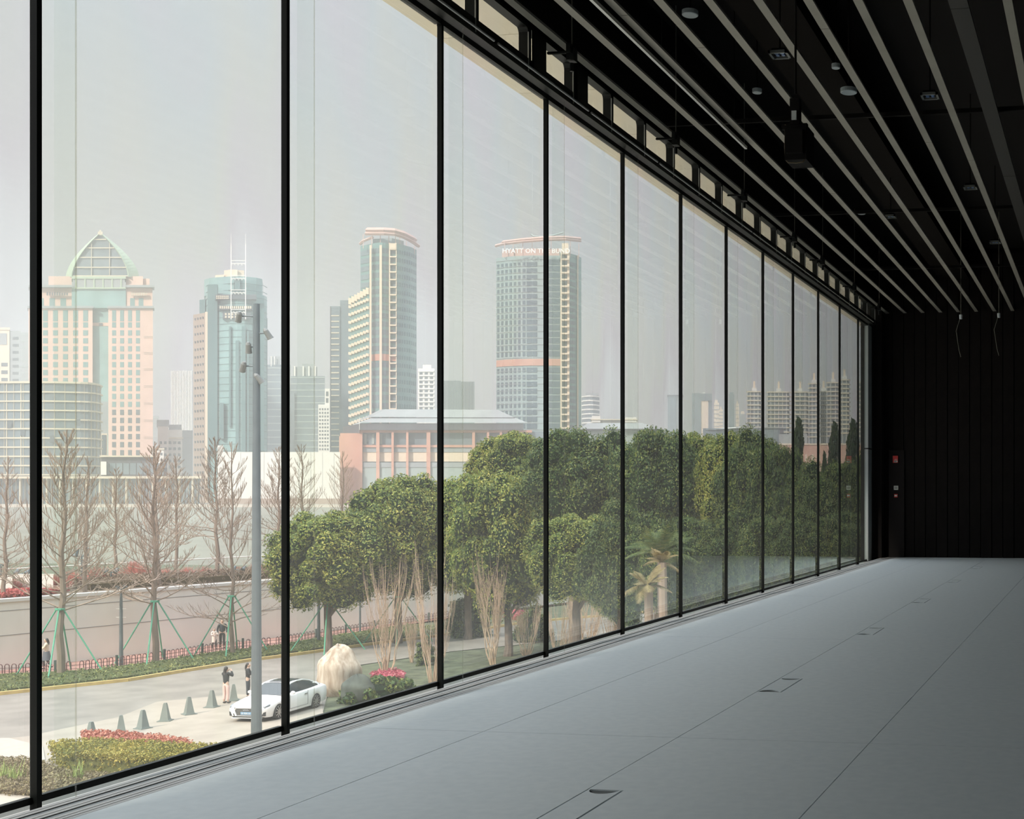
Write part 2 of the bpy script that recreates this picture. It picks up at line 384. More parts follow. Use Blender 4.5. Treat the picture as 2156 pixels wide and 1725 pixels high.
def square_light(px, py, s, label):
    c = G2(px, py, 6.1); t = thing('ceiling_light', label, 'ceiling light', c)
    q = MB()
    for (a, b, c_, d) in ((-s, s, -s, -s * .75), (-s, s, s * .75, s), (-s, -s * .75, -s, s), (s * .75, s, -s, s)): q.box(a, b, c_, d, 0, .03)
    q.build('frame', M_ALU if False else mat('light_frame', (.14, .15, .14), .5), t)
    q = MB(); q.box(-s * .7, s * .7, -s * .7, s * .7, .03, .06); q.build('housing', M_BLACKM, t)
    for a, b in ((-.3, -.3), (.3, -.3), (-.3, .3), (.3, .3)):
        q = MB(); q.lathe((a * s, b * s, .012), [(0, 0), (s * .2, 0), (s * .24, .02)], 12); q.build('lens', M_BLUEL, t)
    q = MB(); q.tube([(0, 0, .06), (0, 0, 1.4)], .01, 6); q.build('stem', M_BLACKM, t)
for px, py, s, lb in ((1958, 205, .10, 'square black ceiling light with four bluish lenses, nearest of the row'), (2043, 397, .10, 'square black ceiling light with four lenses, second of the row'),
                      (2095, 512, .10, 'square black ceiling light, third and farthest of the row'), (1642, 118, .10, 'square ceiling light with bright plates close to the hanging projector'), (1875, 458, .09, 'small square ceiling light far down the hall left of the row')):
    square_light(px, py, s, lb)
for px, py, lb in ((2023, 667, 'small white spotlight hanging on a cable, the left one far down the hall'), (2103, 664, 'small white spotlight hanging on a cable, the right one far down the hall')):
    c = W(px, py, 26); t = thing('hanging_spotlight', lb, 'spotlight', (c.x, c.y, c.z))
    q = MB(); q.lathe((0, 0, 0), [(0, -.05), (.03, -.05), (.035, .04), (.0, .05)], 12); q.build('lamp_body', mat('spot_white', (.6, .65, .68), .5), t)
    q = MB(); q.tube([(0, 0, .05), (0, 0, 7.5 - c.z)], .006, 5); q.build('cable', M_ROD, t)
    q = MB(); q.tube([(-.02, 0, -.04), (-.1, 0, -.3), (-.04, 0, -.7), (0, 0, -.85)], .005, 5); q.build('loose_cord', M_ROD, t)
# devices on the end wall
M_RED = mat('alarm_red', (.62, .04, .04), .5); M_WHITE = mat('device_white', (.75, .77, .72), .5)
def wallp(px, py): 
    D = (YW - .04) ; 
    # intersect plane y = YW-.04
    d = fv + rv * ((px - PX) / F) + uv * ((PY - py) / F); t = (YW - .04) / d.y; return Vector((0, 0, EYE)) + d * t
def wbox(par, x0, x1, z0, z1, t0, t1, name, m):
    q = MB(); q.box(x0, x1, -t1, -t0, z0, z1); return q.build(name, m, par)
c = wallp(1888, 1060); cab = thing('service_cabinet', 'tall dark service door panel on the black end wall beside the glass', 'cabinet', (c.x, YW - .04, 0))
wbox(cab, -.19, .19, 0.0, 2.62, 0, .05, 'door', mat('cabinet_dark', (.011, .009, .009), .7, spec=.2)); wbox(cab, -.195, -.185, 0, 2.63, .0, .055, 'edge_trim', M_BLACKM)
c = wallp(1886.5, 967.5); o = thing('fire_alarm', 'red fire alarm sounder with white label, highest device on the end wall', 'fire alarm', (c.x, YW - .09, c.z))
wbox(o, -.062, .062, -.085, .085, 0, .05, 'body', M_RED); wbox(o, -.035, .055, -.075, -.03, .05, .055, 'label_plate', M_WHITE); wbox(o, -.02, .05, -.01, 0, .05, .054, 'slot', M_WHITE); wbox(o, -.03, .03, -.06, -.045, .055, .058, 'print', M_BLACK)
c = wallp(1887.5, 1027.5); o = thing('control_panel', 'white wall control panel with dark screen on the end wall', 'control panel', (c.x, YW - .09, c.z))
wbox(o, -.052, .052, -.05, .05, 0, .03, 'body', M_WHITE); wbox(o, -.035, .035, -.028, .028, .03, .034, 'screen', M_DGREY)
for s in (-.018, 0, .018): wbox(o, -.028, .028, s - .004, s + .004, .034, .036, 'display_line', M_WHITE)
c = wallp(1887.5, 1044); o = thing('call_point', 'small red manual call point under the white control panel', 'call point', (c.x, YW - .09, c.z))
wbox(o, -.04, .04, -.04, .04, 0, .045, 'body', M_RED); wbox(o, -.032, .032, -.016, .022, .045, .05, 'push_plate', M_WHITE)
# ================================================================ OUTSIDE: ground
def poly_ext(pts, z, left=-400, right=2100):
    """pixel polyline on a level plane, extended straight at both ends"""
    P = [G(x, y, z) for x, y in pts]
    d0 = (P[0] - P[1]).normalized(); d1 = (P[-1] - P[-2]).normalized()
    return [P[0] + d0 * 45] + P + [P[-1] + d1 * 60]
CURB = poly_ext([(0, 1464), (269, 1435), (525, 1393), (605, 1383), (785, 1358), (916, 1342), (1110, 1312), (1216, 1303)], GZ)
FENCE = poly_ext([(0, 1422), (172, 1414), (318, 1396), (478, 1370), (584, 1360), (686, 1342), (856, 1316)], GZ)
WALLB = poly_ext([(0, 1408), (172, 1397), (318, 1380), (478, 1356), (584, 1344), (700, 1331), (860, 1305)], GZ)
def smooth(P):
    P2 = np.array([(p.x, p.y) for p in P[1:-1]]); c = np.polyfit(P2[:, 0], P2[:, 1], 1); out = []
    for x in np.linspace(P[1].x, P[-2].x, 6): out.append(Vector((float(x), float(np.polyval(c, x)), P[1].z)))
    s0, s1 = (out[0] - out[1]).normalized(), (out[-1] - out[-2]).normalized()
    return [out[0] + s0 * 45] + out + [out[-1] + s1 * 60]
WALLB = smooth(WALLB)
def strip(name, a, b, z, m, kind='structure', th=0.0, label=None):
    q = MB()
    n = min(len(a), len(b))
    for i in range(n - 1):
        q.face([(a[i].x, a[i].y, z), (a[i + 1].x, a[i + 1].y, z), (b[i + 1].x, b[i + 1].y, z), (b[i].x, b[i].y, z)])
    o = q.build(name, m); o['kind'] = kind; return o
M_ASPH = mat('pale_asphalt', (0.24, 0.212, 0.18), 0.9, var=0.14, scale=0.7, detail=8, stretch=(1, 1, 1))
M_PAVE = mat('pale_pavement', (0.35, 0.30, 0.245), 0.9, var=0.08, scale=0.8, detail=8)
M_BOUNCE = mat('bounce_paving', (0.58, 0.52, 0.45), 0.9, var=.06)
M_LAWN = mat('lawn_green', (0.095, 0.105, 0.06), 0.95, var=0.35, scale=1.2, detail=8)
M_CURB = mat('yellow_curb', (0.55, 0.40, 0.15), 0.8, var=0.1)
M_PATH = mat('pink_path', (0.42, 0.22, 0.18), 0.9, var=0.1)
M_CONC = mat('grey_concrete', (0.82, 0.78, 0.70), 0.85, var=0.05, scale=0.5, detail=6, stretch=(1, 1, 0.5))
M_COPE = mat('white_coping', (0.72, 0.69, 0.64), 0.8)
q = MB(); q.box(-260, 60, -60, 1, GZ - .6, GZ - .05); q = MB()
q.face([(-150, -30, GZ - .04), (-5.9, -30, GZ - .04), (-5.9, 150, GZ - .04), (-150, 150, GZ - .04)])
o = struct(q.build('ground', M_LAWN))
q = MB(); q.box(-31, -5.9, -30, 150, GZ - .3, GZ - .02); struct(q.build('bounce_ground', M_BOUNCE))  # unseen pale ground, added to bounce light up to soffit and slats
# road between the curb and the near lawn / apron
near = [(p + Vector((cos(.7), -sin(.7), 0)) * 0) for p in CURB]
q = MB()
rd = [G(x, y, GZ) for x, y in [(700, 1385), (560, 1440), (330, 1490), (0, 1545)]]
pts = list(CURB) + [G(1700, 1270, GZ), G(1216, 1345, GZ), G(950, 1372, GZ), G(760, 1400, GZ), G(700, 1420, GZ), G(680, 1500, GZ), G(720, 1560, GZ), G(600, 1725, GZ), G(-200, 1900, GZ), G(-900, 1900, GZ), G(-1200, 1640, GZ)]
q.face([(p.x, p.y, GZ) for p in reversed(pts)]); struct(q.build('road', M_ASPH))
q = MB()
pts = [G(x, y, GZ + .012) for x, y in [(-500, 1700), (-300, 1590), (60, 1550), (250, 1510), (330, 1478), (500, 1462), (676, 1468), (680, 1500), (720, 1562), (600, 1720), (100, 1860)]]
q.face([(p.x, p.y, GZ + .012) for p in pts]); struct(q.build('pavement', M_PAVE))
# yellow curb, verge, path
q = MB()
for i in range(len(CURB) - 1):
    a, b = CURB[i], CURB[i + 1]; d = (b - a).normalized(); nn = Vector((-d.y, d.x, 0)) * 0.10
    q.hexa([a - nn + Vector((0, 0, -.02)), b - nn + Vector((0, 0, -.02)), b + nn + Vector((0, 0, -.02)), a + nn + Vector((0, 0, -.02)), a - nn + Vector((0, 0, .16)), b - nn + Vector((0, 0, .16)), b + nn + Vector((0, 0, .16)), a + nn + Vector((0, 0, .16))])
q.build('curb', M_CURB)['kind'] = 'structure'
q = MB()
a = [FENCE[0]] + [G(x, y, GZ) for x, y in [(0, 1422), (172, 1414), (318, 1396), (478, 1370), (584, 1360), (686, 1342), (856, 1316)]] + [FENCE[-1]]
FN = FENCE
NW = Vector((-0.75, 0.66, 0))
q.face([(p.x, p.y, GZ + .03) for p in FENCE] + [(p.x, p.y, GZ + .03) for p in reversed(WALLB)]); struct(q.build('path', M_PATH))
# retaining wall
q = MB()
WZ = -4.45
for i in range(len(WALLB) - 1):
    a, b = WALLB[i], WALLB[i + 1]; d = (b - a).normalized(); nn = Vector((-d.y, d.x, 0)) * 0.35
    q.prism([(a.x, a.y), (b.x, b.y), ((b + nn).x, (b + nn).y), ((a + nn).x, (a + nn).y)], GZ - .1, WZ)
rw = q.build('retaining_wall', M_CONC); rw['kind'] = 'structure'
q = MB(); jt = MB()
for i in range(len(WALLB) - 1):
    a, b = WALLB[i], WALLB[i + 1]; d = (b - a).normalized(); nn = Vector((-d.y, d.x, 0))
    A0, B0, A1, B1 = a - nn * .08, b - nn * .08, a + nn * .5, b + nn * .5
    q.prism([(A0.x, A0.y), (B0.x, B0.y), (B1.x, B1.y), (A1.x, A1.y)], WZ, WZ + .18)
    for zz in (GZ + 1.9, GZ + 3.25):
        jt.prism([((a - nn * .012).x, (a - nn * .012).y), ((b - nn * .012).x, (b - nn * .012).y), (b.x, b.y), (a.x, a.y)], zz, zz + .04)
q.build('coping', M_COPE, rw); jt.build('groove', mat('concrete_dark', (.3, .28, .26), .9), rw)
# planted terrace behind the wall and the river beyond
M_BED = mat('brown_bed', (0.20, 0.15, 0.11), 0.95, var=0.3, scale=1.5, detail=8)
far = [p + Vector((-.72, .69, 0)) * 19 for p in WALLB]
q = MB(); q.face([(p.x, p.y, WZ + .02) for p in WALLB] + [(p.x, p.y, WZ + .02) for p in reversed(far)])
for i in range(len(far) - 1):
    a, b = far[i], far[i + 1]; q.face([(a.x, a.y, WZ + .02), (a.x, a.y, -10), (b.x, b.y, -10), (b.x, b.y, WZ + .02)])
struct(q.build('terrace', M_BED))
M_WATER = mat('river_water', (0.20, 0.195, 0.15), 0.6, var=0.10, scale=0.01, detail=6, stretch=(1, 4, 1), spec=0.15)
RZ = -9.6
q = MB(); a, b, c, d = W(-2600, 1500, 70), W(2700, 1500, 70), W(3500, 1040, 905), W(-4200, 1040, 905)
q.face([(p.x, p.y, RZ) for p in (a, b, c, d)]); struct(q.build('river', M_WATER))
# far bank
def fb_(pts, z): return [(p.x, p.y, z) for p in pts]
DB = 900.0
M_QUAY = mat('quay_stone', (0.55, 0.50, 0.42), 0.9)
M_BANK = mat('bank_ground', (0.34, 0.32, 0.27), 0.95, var=.1, scale=.02)
q = MB(); L, R = W(-4200, 0, DB), W(3500, 0, DB); L2, R2 = W(-5000, 0, 2600), W(3600, 0, 2600)
zq = EYE - (1062 - PY) * DB / F
q.face([(L.x, L.y, zq), (R.x, R.y, zq), (R2.x, R2.y, zq), (L2.x, L2.y, zq)])
q.face([(L.x, L.y, RZ - 1), (R.x, R.y, RZ - 1), (R.x, R.y, zq), (L.x, L.y, zq)]); bk = struct(q.build('far_bank', M_BANK))
def px_box(q, x0, x1, y0, y1, D, d):   # frontal box given by picture edges at depth D, thickness d metres
    p = [W(x0, y1, D), W(x1, y1, D)]; z0, z1 = W(0, y1, D).z, W(0, y0, D).z
    a, b = W(x0, y0, D), W(x1, y0, D); a2, b2 = W(x0, y0, D + d), W(x1, y0, D + d)
    q.hexa([(a.x, a.y, z0), (b.x, b.y, z0), (b2.x, b2.y, z0), (a2.x, a2.y, z0),
            (a.x, a.y, z1), (b.x, b.y, z1), (b2.x, b2.y, z1), (a2.x, a2.y, z1)])
q = MB(); px_box(q, -600, 735, 1063, 1069, DB - 2, 3); px_box(q, -600, 735, 1075, 1079, DB - 8, 5); q.build('quay_wall', M_QUAY, bk)
q = MB(); px_box(q, -600, 760, 1086, 1088, DB - 60, 1.0); q.build('boom', mat('boom_yellow', (.6, .5, .28), .8), bk)
q = MB(); px_box(q, -600, 760, 1069, 1075, DB - 7, 3); q.build('moss_strip', mat('bank_moss', (.25, .26, .16), .9), bk)

# ================================================================ TREES
def leaf_mat(name, dark, mid, light):
    m = bpy.data.materials.new(name); m.use_nodes = True; n, l = m.node_tree.nodes, m.node_tree.links; MATS[name] = m
    b = n['Principled BSDF']; b.inputs['Roughness'].default_value = .5; b.inputs['Specular IOR Level'].default_value = .35
    t = n.new('ShaderNodeTexCoord'); nz = n.new('ShaderNodeTexNoise'); nz.inputs['Scale'].default_value = .55; nz.inputs['Detail'].default_value = 3
    l.new(t.outputs['Object'], nz.inputs[0]); g = n.new('ShaderNodeNewGeometry'); mx = n.new('ShaderNodeMix'); mx.inputs[0].default_value = .45
    l.new(nz.outputs[0], mx.inputs[2]); l.new(g.outputs['Random Per Island'], mx.inputs[3])
    r = n.new('ShaderNodeValToRGB'); r.color_ramp.elements[0].color = (*dark, 1); r.color_ramp.elements[0].position = .25
    r.color_ramp.elements[1].color = (*light, 1); r.color_ramp.elements[1].position = .78; k = r.color_ramp.elements.new(.5); k.color = (*mid, 1)
    l.new(mx.outputs[0], r.inputs[0]); l.new(r.outputs[0], b.inputs['Base Color'])
    tl = n.new('ShaderNodeBsdfTranslucent'); l.new(r.outputs[0], tl.inputs[0]); ms = n.new('ShaderNodeMixShader'); ms.inputs[0].default_value = .22
    o = n['Material Output']; l.new(b.outputs[0], ms.inputs[1]); l.new(tl.outputs[0], ms.inputs[2]); l.new(ms.outputs[0], o.inputs[0]); return m
L_CAMPHOR = leaf_mat('camphor_leaves', (.05, .10, .022), (.19, .25, .045), (.50, .46, .10))
L_DARK = leaf_mat('dark_leaves', (.025, .065, .018), (.075, .13, .03), (.26, .28, .06))
L_YEL = leaf_mat('yellow_leaves', (.10, .10, .02), (.32, .24, .04), (.55, .40, .06))
L_CON = leaf_mat('conifer_leaves', (.012, .03, .014), (.03, .06, .025), (.07, .10, .035))
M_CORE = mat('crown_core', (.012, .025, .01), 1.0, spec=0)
def leaf_cloud(centres, radii, per, s, rs, up=0.25, flat=1.0):
    cs, n = [], 0
    C_ = np.repeat(np.array(centres), per, 0); R_ = np.repeat(np.array(radii), per, 0)[:, None]
    d = rs.normal(size=C_.shape); d[:, 2] += up; d /= np.linalg.norm(d, axis=1)[:, None]
    p = C_ + d * R_ * (rs.uniform(.55, 1.08, (len(C_), 1)) ** .6) * np.array([1, 1, flat])
    nrm = d + rs.normal(size=d.shape) * .55; nrm /= np.linalg.norm(nrm, axis=1)[:, None]
    t = np.cross(nrm, rs.normal(size=d.shape)); t /= np.linalg.norm(t, axis=1)[:, None]; b = np.cross(nrm, t)
    L = s * rs.uniform(.6, 1.3, (len(C_), 1)); 
    v = np.stack([p - t * L, p + b * L * .5 + nrm * L * .12, p + t * L, p - b * L * .5 + nrm * L * .12], 1).reshape(-1, 3)
    return v
def np_mesh(name, v, mats, core=None, smooth=False):
    n = len(v) // 4; verts = v; faces = np.arange(n * 4).reshape(n, 4)
    me = bpy.data.meshes.new(name); nv = len(v) + (len(core.v) if core else 0)
    allv = np.vstack([v, np.array(core.v)]) if core else v
    fl = [tuple(f) for f in faces.tolist()] + ([tuple(i + len(v) for i in f) for f in core.f] if core else [])
    me.from_pydata(allv.tolist(), [], fl)
    for m in mats: me.materials.append(m)
    if core: me.polygons.foreach_set('material_index', [0] * n + [1] * len(core.f))
    me.update(); return me
def crown(name, seed, rx, ry, rz, npuff, per, s, m, puff=.36):
    rs = np.random.RandomState(seed); rnd = random.Random(seed); core = MB(); C_, R_ = [], []
    for i in range(npuff):
        z = 1 - 2 * (i + .5) / npuff * .98; a = i * 2.39996 + rs.uniform(-.3, .3); rr = sqrt(max(0, 1 - z * z)); k = rs.uniform(.60, .90)
        C_.append((rx * rr * cos(a) * k, ry * rr * sin(a) * k, rz * z * k)); R_.append(min(rx, rz) * puff * rs.uniform(.7, 1.15))
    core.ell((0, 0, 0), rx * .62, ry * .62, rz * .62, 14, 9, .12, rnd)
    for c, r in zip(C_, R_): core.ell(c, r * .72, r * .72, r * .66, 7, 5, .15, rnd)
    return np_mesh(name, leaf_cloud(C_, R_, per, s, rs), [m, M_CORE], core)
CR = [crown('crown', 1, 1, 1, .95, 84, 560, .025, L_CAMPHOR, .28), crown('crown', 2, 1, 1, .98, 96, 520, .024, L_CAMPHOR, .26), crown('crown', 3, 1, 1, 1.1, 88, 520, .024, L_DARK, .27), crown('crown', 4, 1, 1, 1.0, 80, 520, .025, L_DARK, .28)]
CRY = crown('crown', 7, 1, 1, .9, 40, 260, .042, L_YEL)
def conifer_mesh():
    rs = np.random.RandomState(9); C_, R_ = [], []; core = MB()
    for i in range(70):
        h = rs.uniform(-1, 1); r = .36 * (1 - h) / 2 * 1.3 + .04; a = rs.uniform(0, 2 * pi); C_.append((r * cos(a) * .7, r * sin(a) * .7, h)); R_.append(.10 + .06 * (1 - h))
    core.lathe((0, 0, -1), [(.0, 0), (.34, .05), (.26, .9), (.05, 1.9), (0, 2)], 8)
    return np_mesh('crown', leaf_cloud(C_, R_, 120, .03, rs), [L_CON, M_CORE], core)
CRC = conifer_mesh()
M_BARK = mat('bark_brown', (0.16, 0.125, 0.10), 0.95, var=0.25, scale=6, stretch=(1, 1, .3))
M_BARKL = mat('bark_pale', (0.27, 0.21, 0.165), 0.95, var=0.2, scale=6, stretch=(1, 1, .3))
M_TWIG = mat('twig_brown', (0.34, 0.26, 0.20), 0.95)
M_GPOLE = mat('green_prop_pole', (0.10, 0.38, 0.24), 0.6)
def props(t, r, h, n=4, name='prop_pole'):
    for k in range(n):
        a = 2 * pi * k / n + .5; q = MB()
        q.tube([(cos(a) * r, sin(a) * r, 0), (cos(a) * .16, sin(a) * .16, h)], .04, 6); q.build(name, M_GPOLE, t)
    q = MB(); q.lathe((0, 0, h - .05), [(.2, 0), (.23, .02), (.23, .1), (.2, .12)], 10); q.build('tie_ring', M_GPOLE, t)
def evergreen(name, label, px, ytop, ybot, halfw, D, me, rz, gz=GZ, prop=False, trunk=True, cat='tree', group='evergreen trees outside the glass', tr=.24):
    ybot += 26; halfw *= 1.16
    m = D / F; zt, zb = EYE + (PY - ytop) * m, EYE + (PY - ybot) * m
    c = W(px, 0, D); t = thing(name, label, cat, (c.x, c.y, gz), 0, group)
    zc = (zt + zb) / 2 - gz; hz = (zt - zb) / 2
    o = link('foliage', me, t, (0, 0, zc), 'stuff'); o.scale = (halfw * m, halfw * m * .9, hz); o.rotation_euler = (0, 0, rz)
    if trunk:
        q = MB(); q.tube([(0, 0, -.1), (.05, 0, .5), (-.05, .03, zc * .55), (.03, 0, zc)], [tr * 1.3, tr, tr * .85, tr * .5], 9)
        for k in range(5):
            a = k * 1.3; q.tube([(0, 0, zb - gz - .3 + k * .25), (cos(a) * halfw * m * .3, sin(a) * halfw * m * .3, zb - gz + .9 + k * .3), (cos(a) * halfw * m * .55, sin(a) * halfw * m * .55, zc)], [tr * .45, tr * .3, tr * .12], 6)
        q.build('trunk', M_BARK, t)
    if prop: props(t, 2.1, 3.0)
    return t
E = 'evergreen_tree'
evergreen(E, 'leftmost bushy yellow-green evergreen right of the second black mullion, propped by green poles', 690, 1068, 1266, 104, 76, CR[0], .3, prop=True)
evergreen(E, 'tall rounded yellow-green evergreen rising left of the third mullion', 838, 992, 1235, 112, 80, CR[1], 1.2, prop=True)
evergreen(E, 'rounded evergreen just right of the third mullion', 985, 990, 1240, 100, 82, CR[0], 2.4)
evergreen(E, 'broad yellow-green evergreen left of the fourth mullion', 1070, 985, 1270, 105, 74, CR[1], 4.0)
evergreen(E, 'higher evergreen behind, its crown against the grey-roofed hall', 1085, 902, 1075, 92, 98, CR[0], 5.0, trunk=True)
evergreen(E, 'tall evergreen right of the fourth mullion with a deep dark hollow', 1205, 905, 1130, 100, 72, CR[3], .9)
evergreen(E, 'low dense evergreen below the tall one right of the fourth mullion', 1215, 1075, 1250, 95, 62, CR[0], 3.9)
evergreen(E, 'evergreen around the fifth mullion, dark green', 1300, 925, 1160, 88, 76, CR[2], 2.2)
evergreen(E, 'evergreen between the fifth and sixth mullions, dark with a rounded top', 1385, 905, 1150, 92, 70, CR[3], 3.0)
evergreen(E, 'evergreen behind the sixth mullion with a pale rounded top', 1468, 903, 1120, 82, 74, CR[0], 4.3)
evergreen(E, 'yellowing evergreen on the left of the seventh mullion', 1535, 905, 1130, 72, 68, CR[1], 5.5)
evergreen(E, 'evergreen with yellow top just right of the seventh mullion', 1585, 918, 1150, 70, 62, CR[2], .2)
evergreen(E, 'evergreen at the eighth mullion, lower than its neighbours', 1640, 940, 1180, 66, 60, CR[3], 1.9)
evergreen(E, 'dark evergreen in the narrow bays below the brick-red building', 1705, 985, 1190, 62, 56, CR[2], 2.9)
evergreen(E, 'dark evergreen by the far end of the glass', 1765, 975, 1190, 60, 54, CR[3], 3.3)
evergreen(E, 'last dark evergreen before the grey end pier', 1815, 960, 1190, 52, 54, CR[2], 4.7)
for px, yt, yb_, hw, D, me, lb in ((1310, 1075, 1290, 78, 58, CR[2], 'low dark shrub-like tree under the fifth mullion'), (1440, 1090, 1290, 85, 54, CR[3], 'low dark bushy tree beside the palm'),
        (1540, 1090, 1270, 74, 52, CR[2], 'low dark bushy tree under the seventh mullion'), (1620, 1090, 1250, 66, 50, CR[3], 'low dark bushy tree under the eighth mullion'),
        (1700, 1085, 1230, 60, 48, CR[2], 'low dark bushy tree in the ninth and tenth bays'), (1780, 1080, 1220, 60, 48, CR[3], 'low dark bushy tree next to the end pier')):
    evergreen('bushy_tree', lb, px, yt, yb_, hw, D, me, px * .37, trunk=True, group='low bushy trees')
for px, yt, hw, D, lb in ((1680, 895, 30, 66, 'slim dark conical conifer in the ninth bay'), (1735, 965, 16, 62, 'small narrow conifer in front of the brick-red building'), (1756, 905, 30, 62, 'tall slim conifer in front of the brick-red building'), (1795, 900, 34, 60, 'conical conifer farthest right, beside the end pier')):
    c = W(px, 0, D); m = D / F; zt = EYE + (PY - yt) * m; H = zt - GZ
    t = thing('conifer', lb, 'tree', (c.x, c.y, GZ), 0, 'slim conifers'); o = link('foliage', CRC, t, (0, 0, H / 2 + .5), 'stuff'); o.scale = (hw * m * 2.6, hw * m * 2.6, H / 2 - .5)
    q = MB(); q.tube([(0, 0, 0), (0, 0, H * .8)], [.16, .05], 7); q.build('trunk', M_BARK, t)
for px, yt, D, lb in ((1412, 912, 66, 'yellow leafy tip above the dark evergreens between the sixth and seventh mullions'), (1470, 1040, 60, 'yellow tinged bush between the evergreens')):
    pass
# palms
def palm(px, yb, D, H, R, label, m1, nf=22, trunk_m=None, gz=GZ, seed=1):
    rnd = random.Random(seed); c = W(px, 0, D); t = thing('palm_tree', label, 'palm', (c.x, c.y, gz), 0, 'palms below the evergreens')
    q = MB(); q.tube([(0, 0, -.1), (0.1, 0, H * .5), (.05, 0, H)], [.2, .16, .14], 8); q.build('trunk', trunk_m or M_BARK, t)
    for k in range(nf):
        q = MB(); a = k * 2.4; el = rnd.uniform(.0, 1.25); L = R * rnd.uniform(.8, 1.1); pts = []
        for s in range(7):
            u = s / 6; r = L * u * cos(el) + .02; z = L * (u * sin(el) - .55 * u * u * (1.1 - .5 * el)); pts.append(Vector((cos(a) * r, sin(a) * r, H + z)))
        q.tube(pts, [.025, .02, .018, .015, .012, .01, .006], 4)
        side = Vector((-sin(a), cos(a), 0))
        for s in range(1, 26):
            u = s / 26 * 6; i = min(5, int(u)); p = pts[i].lerp(pts[i + 1], u - i); d = (pts[i + 1] - pts[i]).normalized(); ll = L * .28 * sin(pi * (s / 26) ** .8) + .05
            for sg in (-1, 1):
                tip = p + side * sg * ll * .8 + d * ll * .55 - Vector((0, 0, ll * .25)); w = d * .022
                q.face([p - w, p + w, tip])
        q.build('frond', m1, t)
    return t
palm(1388, 0, 50, 7.3, 1.9, 'upright green palm with spiky fronds right of the fifth mullion', leaf_mat('palm_green', (.03, .07, .015), (.10, .15, .03), (.26, .26, .07)), seed=3)
M_PT = leaf_mat('palm_tan', (.16, .12, .04), (.28, .22, .08), (.42, .32, .14))
palm(1362, 0, 38, 6.9, 1.0, 'dry tan palm low behind the glass between the fifth and sixth mullions', M_PT, 16, M_TWIG, seed=4)
palm(1392, 0, 42, 7.4, .8, 'small pale palm just above the dry tan one', M_PT, 12, M_TWIG, seed=5)
# bare metasequoia-like trees
def bare_mesh(seed, nb=80, lean=0.0, wide=.3, start=.28, twigs=9, thick=.0145):
    rnd = random.Random(seed); tk = MB(); br = MB(); tp = []
    for i in range(13):
        u = i / 12; tp.append(Vector((lean * u + .006 * sin(i * 1.7 + seed), .006 * cos(i * 1.3 + seed), u)))
    tk.tube(tp, [thick * (1 - u / 12 * .93) ** .9 + .0008 for u in range(13)], 8)
    for i in range(nb):
        h = start + (1 - start) * (i / nb) ** 1.05 * .97; a = i * 2.4 + rnd.uniform(-.4, .4); k = (1 - h) / (1 - start)
        L = wide * (k * .9 + .10) * rnd.uniform(.75, 1.2); j = h * 12; ii = min(11, int(j)); p0 = tp[ii].lerp(tp[ii + 1], j - ii)
        el0 = rnd.uniform(.35, .75) if h > .35 else rnd.uniform(.1, .45); pts = [p0]; p = p0.copy(); el = el0; aa = a
        for s in range(5):
            el += .10 if h > .35 else rnd.uniform(-.12, .16); aa += rnd.uniform(-.15, .15)
            p = p + Vector((cos(aa) * cos(el), sin(aa) * cos(el), sin(el))) * L / 5; pts.append(p.copy())
        r0 = .0031 * (k * .9 + .25)
        br.tube(pts, [r0 * (1 - .17 * s) for s in range(6)], 4, False)
        for w in range(twigs):
            u = .25 + .72 * w / twigs; j = u * 5; ii = min(4, int(j)); b = pts[ii].lerp(pts[ii + 1], j - ii); sg = 1 if w % 2 else -1
            a2 = aa + sg * rnd.uniform(.5, 1.0); e2 = el + rnd.uniform(-.1, .35); l2 = L * .36 * (1.15 - u) * rnd.uniform(.7, 1.3) + .006
            m = b + Vector((cos(a2) * cos(e2), sin(a2) * cos(e2), sin(e2))) * l2 * .5; e3 = e2 + .25
            t = m + Vector((cos(a2 - sg * .3) * cos(e3), sin(a2 - sg * .3) * cos(e3), sin(e3))) * l2 * .5
            br.tube([b, m, t], [.0014, .0011, .0006], 3, False)
            if l2 > .03:
                for z_ in (-1, 1):
                    a3 = a2 + z_ * .6; tt = m + Vector((cos(a3) * cos(e3), sin(a3) * cos(e3), sin(e3))) * l2 * .35; br.tube([m, tt], [.0010, .0006], 3, False)
    return tk.mesh('trunk', M_BARKL), br.mesh('branches', M_TWIG)
BM = [bare_mesh(1, 62, .02, .37, .26, 11), bare_mesh(2, 58, -.015, .36, .26, 11), bare_mesh(3, 54, .03, .32, .1, 10), bare_mesh(4, 48, .0, .42, .12, 10, .012)]
def bare(px, ytop, ybase, gz, me, label, rz=0, prop=False, wid=1.0, D=None, group='bare winter trees along the road'):
    D = D or (EYE - gz) * F / (ybase - PY); c = W(px, 0, D); H = EYE + (PY - ytop) * D / F - gz
    t = thing('bare_tree', label, 'tree', (c.x, c.y, gz), 0, group)
    a = link('trunk', me[0], t); b = link('branches', me[1], t, kind='stuff')
    for o in (a, b): o.scale = (H * wid, H * wid, H); o.rotation_euler = (0, 0, rz)
    if prop: props(t, 2.0, 3.5)
    return t
bare(126, 905, 1421, GZ, BM[0], 'bare tree with green prop poles near the left mullion, thick trunk', .8, True)
bare(326, 940, 1395, GZ, BM[1], 'bare tree with green prop poles in the middle of the first wide bay', 2.0, True)
bare(488, 930, 1378, GZ, BM[3], 'slimmer bare tree with green prop poles behind the walking couple', 3.0, True, .8)
TZ = WZ
bare(8, 960, 1260, TZ, BM[2], 'bare tree at the left edge of the photo behind the retaining wall', .2, group='bare trees behind the wall')
bare(178, 960, 1248, TZ, BM[2], 'bare tree behind the wall, just right of the thick propped one', 1.4, group='bare trees behind the wall')
